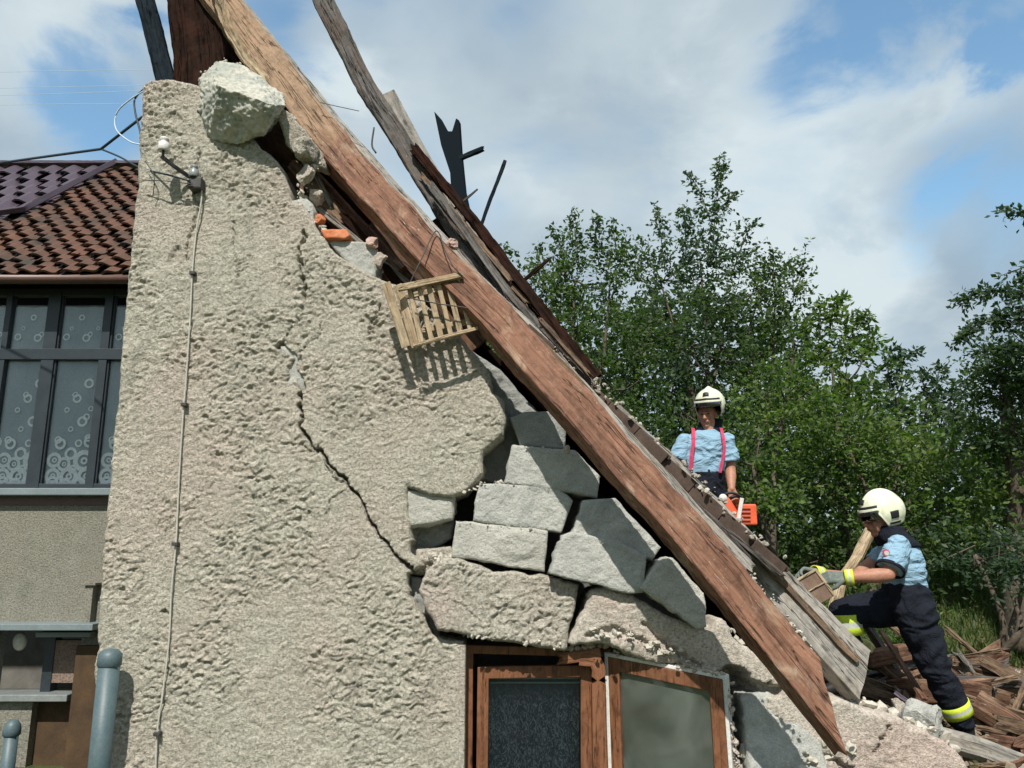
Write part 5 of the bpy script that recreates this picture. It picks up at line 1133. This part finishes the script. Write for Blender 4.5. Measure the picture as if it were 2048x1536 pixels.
def helmet(parent, c, R, s=1.0, visor=True, drop=.0):
    """R: head rotation, local x right, y forward, z up"""
    R4 = Matrix.Translation(c) @ R.to_4x4() @ Matrix.Diagonal((s, s, s, 1))
    h = bpy.data.objects.new('helmet', None); COL.objects.link(h); h.parent = parent
    def surf(phi, th, k=1.0):
        x = sin(th) * sin(phi); y = sin(th) * cos(phi); z = cos(th); r = Vector((x * .128, y * (.150 if y > 0 else .158), z * .140)) * k
        comb = math.exp(-(r.x / .022) ** 2) * max(0, z + .25) * .014; r.z += comb * max(.2, z); r.y += comb * .5 * (1 if y > 0 else -1) * abs(y)
        return R4 @ r
    def rim(phi):
        a = abs((phi + pi) % (2 * pi) - pi)
        if a < .95: return 1.50 + .12 * (a / .95)
        if a < 1.25: return 1.62 + (a - .95) / .3 * .78
        return 2.40 - .10 * max(0, min(1, (a - 1.9) / .9))
    bm = bmesh.new(); NP, NT = 56, 22; top = bm.verts.new(surf(0, 0)); G = []
    for i in range(1, NT + 1):
        G.append([bm.verts.new(surf(2 * pi * k / NP, rim(2 * pi * k / NP) * i / NT, 1 + (.05 if i == NT else 0) + (.03 if i == NT - 1 else 0))) for k in range(NP)])
    for k in range(NP): bm.faces.new((top, G[0][k], G[0][(k + 1) % NP]))
    for a, b in zip(G, G[1:]):
        for k in range(NP): bm.faces.new((a[k], b[k], b[(k + 1) % NP], a[(k + 1) % NP]))
    bmesh.ops.recalc_face_normals(bm, faces=bm.faces)
    o = from_bm('shell', bm, HELM, h, True); m = o.modifiers.new('s', 'SOLIDIFY'); m.thickness = .007; m.offset = -1
    def patch(name, p0, p1, t0, t1, k, mat, th=.004, n=16):
        bm = bmesh.new(); g = [[bm.verts.new(surf(p0 + (p1 - p0) * i / n, (t0 + (t1 - t0) * j / 6), k)) for i in range(n + 1)] for j in range(7)]
        for a, b in zip(g, g[1:]):
            for i in range(n): bm.faces.new((a[i], a[i + 1], b[i + 1], b[i]))
        o = from_bm(name, bm, mat, h, True); m = o.modifiers.new('s', 'SOLIDIFY'); m.thickness = th; m.offset = 1; return o
    patch('front_band', -.95, .95, 1.20, 1.34, 1.015, BLACK); patch('brim', -1.0, 1.0, 1.34, 1.47, 1.04, HELM, .008)
    patch('visor', -.95, .95, 1.44, 1.86 + drop, 1.10, VISOR, .003)
    patch('crest', -.22, .22, .85, 1.06, 1.03, BLACK)
    for sg in (1, -1):
        patch('ear_port', sg * 1.45, sg * 1.85, 1.62, 1.98, 1.03, BLACK); patch('side_trim', sg * 1.35, sg * 2.0, 2.16, 2.26, 1.05, BLACK)
    # inner lining hides the hollow
    bm = bmesh.new(); ell(bm, (0, -.004, .0), (.113, .132, .120)); bmesh.ops.delete(bm, geom=[v for v in bm.verts if v.co.z < -.075 or (v.co.y > .06 and v.co.z < .015)], context='VERTS'); bmesh.ops.transform(bm, matrix=R4, verts=bm.verts); from_bm('lining', bm, BLACK, h, True)
    return h
def head_into(bm, c, R):
    """skull, jaw, nose, lips, ears; c is the centre of the skull"""
    P = lambda x, y, z: Vector(c) + R @ Vector((x, y, z))
    ell(bm, P(0, -.01, .02), (.074, .092, .085), R); ell(bm, P(0, .022, -.045), (.056, .062, .062), R); cap(bm, P(0, .06, -.092), .022, P(0, .045, -.085), .03)
    cap(bm, P(0, .088, .012), .009, P(0, .104, -.028), .013); cap(bm, P(-.012, .092, -.030), .009, P(.012, .092, -.030), .009)
    cap(bm, P(-.034, .076, .024), .011, P(-.010, .086, .020), .010); cap(bm, P(.034, .076, .024), .011, P(.010, .086, .020), .010)
    for sg in (-1, 1): ell(bm, P(sg * .043, .062, -.022), (.018, .016, .02), R); ell(bm, P(sg * .078, -.005, -.005), (.009, .02, .03), R)
    cap(bm, P(-.018, .084, -.054), .0075, P(.018, .084, -.054), .0075); cap(bm, P(-.014, .082, -.064), .0075, P(.014, .082, -.064), .0075)
def face_bits(parent, c, R):
    P = lambda x, y, z: Vector(c) + R @ Vector((x, y, z)); EYE_M = BLACK
    for sg in (-1, 1):
        bm = bmesh.new(); ell(bm, P(sg * .028, .076, .008), (.010, .006, .005), R); from_bm('eye', bm, BLACK, parent, True)
        bm = bmesh.new(); cap(bm, P(sg * .014, .092, .026), .004, P(sg * .044, .082, .026), .003); from_bm('eyebrow', bm, BARK, parent, True)
    bm = bmesh.new(); cap(bm, P(-.02, .089, -.0585), .003, P(.02, .089, -.0585), .003); from_bm('mouth', bm, mat_simple('lip', (.25, .08, .06), (.28, .1, .08)), parent, True)
def frame_rot(fwd, up=(0, 0, 1)):
    f = Vector(fwd).normalized(); u = Vector(up); x = f.cross(u).normalized(); u = x.cross(f); return Matrix((x, f, u)).transposed()
def hand_into(bm, wrist, dirv, normal, k=1.0, curl=.9, thumb=1):
    """palm with four fingers of different lengths and a thumb; normal points out of the palm"""
    d = Vector(dirv).normalized(); n = Vector(normal); n = (n - d * n.dot(d)).normalized(); s = d.cross(n); w = Vector(wrist)
    for t in (-.024, -.008, .010, .026): cap(bm, w + s * t * .8 * k, .016 * k, w + d * .085 * k + s * t * 1.15 * k, .013 * k)
    for i, (t, l) in enumerate(((-.031, .068), (-.010, .080), (.011, .074), (.031, .058))):
        p = w + d * .088 * k + s * t * k; a = .25; q = p
        for j, f in enumerate((.45, .32, .25)):
            a += curl * (.55 + .12 * j + .05 * i); v = d * cos(a) + n * sin(a); q2 = q + v * l * f * k; cap(bm, q, (.0105 - .001 * j) * k, q2, (.0098 - .001 * j) * k); q = q2
    b = w + d * .025 * k - s * .026 * k * thumb; v1 = (d * .7 - s * .55 * thumb + n * .45).normalized(); v2 = (d * .75 + n * .65 - s * .05 * thumb).normalized()
    cap(bm, b, .016 * k, b + v1 * .045 * k, .0125 * k); cap(bm, b + v1 * .045 * k, .0125 * k, b + v1 * .045 * k + v2 * .036 * k, .0105 * k)
def band(parent, a, b, ra, rb, f0, f1, mat=LIME, n=28, stripe=True, name='reflective_band'):
    """cloth band round a leg between fractions f0 and f1 of the bone a-b"""
    a = Vector(a); b = Vector(b); d = (b - a).normalized(); x = d.orthogonal().normalized(); y = d.cross(x); bm = bmesh.new(); G = []
    F = [f0, f0 + (f1 - f0) * .36, f0 + (f1 - f0) * .64, f1]
    for f in F:
        c = a.lerp(b, f); r = ra + (rb - ra) * f; G.append([bm.verts.new(c + (x * cos(2 * pi * k / n) + y * sin(2 * pi * k / n)) * r) for k in range(n)])
    for j, (p, q) in enumerate(zip(G, G[1:])):
        for k in range(n):
            f = bm.faces.new((p[k], p[(k + 1) % n], q[(k + 1) % n], q[k])); f.material_index = 1 if (j == 1 and stripe) else 0
    o = from_bm(name, bm, [mat, SILV], parent, True); m = o.modifiers.new('s', 'SOLIDIFY'); m.thickness = .006; m.offset = 1; return o
def ribbon(name, pts, w, mat, parent, nrm=(0, -1, 0), th=.003):
    pts = catmull(pts, 6); bm = bmesh.new(); n = Vector(nrm); A = []
    for i, p in enumerate(pts):
        t = (pts[min(i + 1, len(pts) - 1)] - pts[max(i - 1, 0)]).normalized(); s_ = t.cross(n).normalized() * w / 2; A.append((bm.verts.new(p - s_), bm.verts.new(p + s_)))
    for a, b in zip(A, A[1:]): bm.faces.new((a[0], a[1], b[1], b[0]))
    o = from_bm(name, bm, mat, parent); m = o.modifiers.new('s', 'SOLIDIFY'); m.thickness = th; m.offset = 0; return o

# --- the man climbing on the right, seen from his left side, facing left
def man_right():
    YB = 5.3; Q = lambda x, y, dy=0: U(x, y, YB + dy)
    R = thing('person', 'firefighter in cream helmet climbing the timber heap with one knee raised, seen from the side', 'person', U(1930, 1490, YB))
    X = Vector((1, 0, 0)); Y = Vector((0, 1, 0)); Zu = Vector((0, 0, 1))
    HR = frame_rot((-1, -.10, -.22)); hc = Q(1757, 1036)
    shN, shF = Q(1797, 1092, -.17), Q(1787, 1092, .17)
    elN, wrN = Q(1776, 1150, -.24), Q(1694, 1155, -.16)
    elF, wrF = Q(1705, 1160, .20), Q(1632, 1146, .08)
    # body: one continuous skin under the clothes
    bm = bmesh.new(); head_into(bm, hc, HR)
    cap(bm, Q(1764, 1052), .052, Q(1785, 1085), .062)
    loft(bm, [(Q(1788, 1085), X, Y, .06, .12), (Q(1797, 1110), X, Y, .095, .155), (Q(1806, 1150), X, Y, .095, .14), (Q(1813, 1195), X, Y, .10, .145), (Q(1818, 1225), X, Y, .09, .14)])
    for sh, el, wr in ((shN, elN, wrN), (shF, elF, wrF)):
        cap(bm, sh, .055, sh.lerp(el, .5), .050); cap(bm, sh.lerp(el, .5), .050, el, .041); cap(bm, el, .043, el.lerp(wr, .35), .046); cap(bm, el.lerp(wr, .35), .046, wr, .028)
    hipF, knF, anF = Q(1800, 1212, .09), Q(1688, 1226, .10), Q(1702, 1335, .10)
    hipN, knN, anN = Q(1826, 1216, -.08), Q(1868, 1328, -.10), Q(1926, 1446, -.06)
    for a, b, c in ((hipF, knF, anF), (hipN, knN, anN)): cap(bm, a, .085, b, .058); cap(bm, b, .058, b.lerp(c, .3), .060); cap(bm, b.lerp(c, .3), .060, c, .04)
    fuse('body', bm, SKIN, R, .0065, 3); face_bits(R, hc, HR)
    helmet(R, Q(1764, 1022), HR, .94)
    bm = bmesh.new(); loft(bm, [(Q(1775, 1052), X, Y, .085, .085), (Q(1782, 1070, 0), X, Y, .10, .115), (Q(1793, 1086), X, Y, .115, .16), (Q(1800, 1094), X, Y, .11, .165)]); fuse('neck_guard', bm, NAVY, R, .009, 4, .004)
    # shirt
    bm = bmesh.new(); loft(bm, [(Q(1788, 1082), X, Y, .06, .10), (Q(1794, 1095), X, Y, .105, .165), (Q(1802, 1125), X, Y, .118, .175), (Q(1808, 1155), X, Y, .115, .165), (Q(1812, 1180), X, Y, .112, .16)])
    for sh, el in ((shN, elN), (shF, Q(1745, 1140, .2))): cap(bm, sh, .070, sh.lerp(el, .45), .071); loft(bm, [(sh, (el - sh).orthogonal(), (el - sh).cross((el - sh).orthogonal()), .07, .07), (sh.lerp(el, .80), (el - sh).orthogonal(), (el - sh).cross((el - sh).orthogonal()), .080, .080)])
    fuse('shirt', bm, SHIRT.m, R, .009, 4, .011, 9, 3)
    band(R, shN, elN, .077, .083, .74, .84, NAVY.m, stripe=False, name='sleeve_hem')
    bm = bmesh.new(); pc = Q(1773, 1106, -.262); lathe(bm, [(0, 0), (.022, 0), (.024, -.004), (0, -.004)], Matrix.Translation(pc) @ Matrix.Rotation(radians(90), 4, 'X'), 18); pt = from_bm('shoulder_badge', bm, RED, R)
    bm = bmesh.new(); lathe(bm, [(0, .0), (.015, .0), (.015, .0025), (0, .0025)], Matrix.Translation(pc) @ Matrix.Rotation(radians(90), 4, 'X'), 18); from_bm('badge_centre', bm, SILV, pt)
    # trousers with high waist
    bm = bmesh.new(); loft(bm, [(Q(1811, 1168), X, Y, .118, .170), (Q(1814, 1190), X, Y, .128, .178), (Q(1816, 1215), X, Y, .135, .185), (Q(1820, 1240), X, Y, .11, .165)])
    cap(bm, hipF, .125, hipF.lerp(knF, .5), .112); cap(bm, hipF.lerp(knF, .5), .112, knF, .092); cap(bm, knF, .092, anF, .080)
    cap(bm, hipN, .128, hipN.lerp(knN, .5), .112); cap(bm, hipN.lerp(knN, .5), .112, knN, .092); cap(bm, knN, .092, knN.lerp(anN, .95), .072)
    fuse('trousers', bm, NAVY.m, R, .010, 4, .016, 7, 8)
    for q in ([(1840, 1096), (1850, 1125), (1848, 1160)], [(1834, 1092), (1843, 1118), (1842, 1165)]): pass
    ribbon('brace', [Q(1822, 1090, -.10), Q(1836, 1108, -.10), Q(1843, 1135, -.10), Q(1842, 1172, -.10)], .035, RED, R, (1, -.5, 0))
    band(R, knF, anF, .098, .094, .02, .40); band(R, knN, anN, .098, .080, .66, .86)
    for an, dz, fw, nm in ((anN, -.10, Vector((-.75, -.25, -.28)), 'boot'), (anF, -.10, Vector((-1, -.1, -.3)), 'boot')):
        bm = bmesh.new(); fw = fw.normalized(); cap(bm, an + Vector((-.01, 0, .06)), .062, an + Vector((.012, 0, -.04)), .052); hl = an + Vector((.015, 0, -.075)); cap(bm, hl, .052, hl + fw * .11, .048); cap(bm, hl + fw * .11, .048, hl + fw * .195 + Vector((0, 0, -.005)), .036); o = fuse(nm, bm, BOOT, R, .008, 4)
    # gloves
    bm = bmesh.new(); hand_into(bm, wrN + Vector((-.01, 0, 0)), (-1, .15, .02), (0, .75, -.65), 1.12, .75, -1); fuse('glove', bm, GLOVE, R, .0042, 2)
    bm = bmesh.new(); hand_into(bm, wrF, (-1, -.1, .10), (0, -.55, -.85), 1.12, .7, 1); fuse('glove', bm, GLOVE, R, .0042, 2)
    band(R, elN, wrN, .045, .044, .84, 1.06, LIME, name='glove_cuff'); band(R, elF, wrF, .043, .042, .84, 1.06, LIME, name='glove_cuff')
man_right()
# held tiles
bm = bmesh.new(); A, Bq, Cq, Dq = U(1584, 1166, 5.05), U(1630, 1140, 5.16), U(1668, 1192, 5.14), U(1622, 1218, 5.03); nrm = (Bq - A).cross(Dq - A).normalized(); nrm = nrm if nrm.y < 0 else -nrm
held = thing('roof_tile', 'brown clay roof tile with a pale rim held in the gloved hands', 'tile', Dq)
f = [bm.verts.new(p) for p in (A, Bq, Cq, Dq)]; b = [bm.verts.new(p - nrm * .022) for p in (A, Bq, Cq, Dq)]; bm.faces.new(f); bm.faces.new(b[::-1])
for i in range(4): bm.faces.new((f[i], b[i], b[(i + 1) % 4], f[(i + 1) % 4]))
bmesh.ops.recalc_face_normals(bm, faces=bm.faces); bevel(from_bm('plate', bm, mat_simple('brown_clay', (.13, .085, .06), (.19, .13, .09), 15), held), .003)
for (p, q, w) in ((A, Bq, .014), (Bq, Cq, .018), (A.lerp(Dq, .48), Bq.lerp(Cq, .48), .006)):
    beam('rim', [p + nrm * .006, q + nrm * .006], w, .014, WOOD_CRATE, wob=0, rough=.0006, parent=held)

# --- the man behind the roof on the left, facing us, chainsaw in his left hand
def man_left():
    YB = 6.7; Q = lambda x, y, dy=0: U(x, y, YB + dy)
    R = thing('person', 'firefighter in cream helmet with red braces standing behind the roof, holding a chainsaw', 'person', U(1412, 1150, YB))
    X = Vector((1, 0, 0)); Y = Vector((0, 1, 0))
    HR = frame_rot((-.50, -1, -.20)); hc = Q(1414, 829)
    shL, elL, wrL = Q(1455, 880), Q(1461, 940, -.02), Q(1463, 978, -.12)
    shR, elR, wrR = Q(1369, 882), Q(1352, 935, -.02), Q(1372, 980, -.14)
    bm = bmesh.new(); head_into(bm, hc, HR); cap(bm, Q(1417, 842, .02), .055, Q(1415, 868, .02), .064)
    loft(bm, [(Q(1414, 868, .02), X, Y, .10, .07), (Q(1413, 885), X, Y, .165, .10), (Q(1410, 915), X, Y, .155, .105), (Q(1409, 950), X, Y, .14, .10), (Q(1408, 985), X, Y, .15, .10)])
    for a, b, c in ((shL, elL, wrL), (shR, elR, wrR)): cap(bm, a, .056, b, .043); cap(bm, b, .044, b.lerp(c, .35), .045); cap(bm, b.lerp(c, .35), .045, c, .028)
    for sx in (-1, 1):
        h = Q(1408 + sx * 22, 985); k = h + Vector((sx * .04, -.04, -.40)); a = k + Vector((0, .05, -.40)); cap(bm, h, .085, k, .058); cap(bm, k, .058, a, .04)
    hand_into(bm, wrL + Vector((0, 0, -.01)), (.12, -.15, -1), (.0, 1, -.1), 1.0, .9, -1); hand_into(bm, wrR, (.5, -.2, -.8), (.3, 1, 0), 1.0, .5, 1)
    fuse('body', bm, SKIN, R, .0058, 2); face_bits(R, hc, HR)
    helmet(R, Q(1420, 809), HR, 1.0, drop=-.18)
    bm = bmesh.new(); loft(bm, [(Q(1424, 838, .06), X, Y, .10, .05), (Q(1418, 856, .05), X, Y, .105, .075), (Q(1415, 872, .03), X, Y, .10, .085)]); fuse('neck_guard', bm, NAVY.m, R, .009, 4)
    bm = bmesh.new(); loft(bm, [(Q(1414, 862, .01), X, Y, .085, .075), (Q(1413, 876), X, Y, .17, .105), (Q(1411, 900), X, Y, .175, .125), (Q(1410, 925), X, Y, .165, .13), (Q(1410, 948), X, Y, .158, .125)])
    for a, b in ((shL, elL), (shR, elR)):
        cap(bm, a, .062, a.lerp(b, .4), .066); v = (b - a); o1 = v.orthogonal(); loft(bm, [(a.lerp(b, .2), o1, v.cross(o1), .066, .066), (a.lerp(b, .74), o1, v.cross(o1), .080, .078)])
    fuse('shirt', bm, SHIRT.m, R, .009, 4, .013, 9, 6)
    bm = bmesh.new(); loft(bm, [(Q(1410, 942), X, Y, .16, .125), (Q(1409, 965), X, Y, .165, .13), (Q(1408, 990), X, Y, .17, .135)])
    for sx in (-1, 1):
        h = Q(1408 + sx * 20, 988); k = h + Vector((sx * .05, -.04, -.40)); a = k + Vector((0, .05, -.36)); cap(bm, h, .11, k, .09); cap(bm, k, .09, a, .08)
    fuse('trousers', bm, NAVY.m, R, .011, 4, .010, 8, 2)
    for sx in (-1, 1):
        a = Q(1408 + sx * 20, 988) + Vector((sx * .05, .01, -.80)); bm = bmesh.new(); cap(bm, a + Vector((0, 0, .08)), .06, a, .05); cap(bm, a, .046, a + Vector((0, -.16, -.02)), .038); fuse('boot', bm, BOOT, R, .009, 4)
    ribbon('brace', [Q(1386, 856, -.02), Q(1387, 868, -.118), Q(1387, 885, -.145), Q(1384, 905, -.150), Q(1381, 940, -.150)], .030, RED, R)
    ribbon('brace', [Q(1442, 856, -.02), Q(1445, 868, -.118), Q(1448, 885, -.145), Q(1448, 905, -.150), Q(1440, 945, -.150)], .026, RED, R)
    bm = bmesh.new(); rg = random.Random(2)
    for i in range(5): cap(bm, Q(1405 + i * 8, 888 + (i % 2) * 2, -.138), .005, Q(1410 + i * 8, 889, -.138), .005)
    return R
man_left()
def chainsaw():
    Yc = 6.5; Q = lambda x, y, dy=0: U(x, y, Yc + dy)
    R = thing('chainsaw', 'orange chainsaw held in the left hand of the man behind the roof', 'chainsaw', Q(1472, 1050))
    bm = bmesh.new(); cap(bm, Q(1448, 1003), .052, Q(1462, 1030), .062); cap(bm, Q(1462, 1030), .06, Q(1470, 1050), .055); fuse('body', bm, ORANGE, R, .008, 3)
    bm = bmesh.new(); add_box(bm, Q(1481, 1050, -.04), Q(1503, 1010, .10)); o = from_bm('engine_cover', bm, ORANGE, R); bevel(o, .012)
    for i in range(4): bm = bmesh.new(); add_box(bm, Q(1483, 1020 + i * 8, -.045), Q(1501, 1017 + i * 8, -.042)); from_bm('cooling_slot', bm, BLACK, R)
    tube('front_handle', [Q(1444, 1005, 0), Q(1448, 990, -.03), Q(1464, 986, -.04), Q(1482, 994, -.03), Q(1488, 1012, 0), Q(1484, 1040, .0)], .011, BLACK, R)
    tube('handle_grip', [Q(1455, 1000, .0), Q(1472, 992, .02), Q(1490, 1000, .04)], .014, BLACK, R)
    beam('guide_bar', [Q(1484, 996, -.06), Q(1473, 1060, -.07), Q(1466, 1100, -.08)], .03, .006, PORC, wob=0, rough=.0004, parent=R)
    bm = bmesh.new(); lathe(bm, [(0, .012), (.03, .01), (.034, 0), (0, 0)], Matrix.Translation(Q(1446, 996, -.06)) @ Matrix.Rotation(radians(90), 4, 'X'), 16); from_bm('fuel_cap', bm, PORC, R, True)
chainsaw()
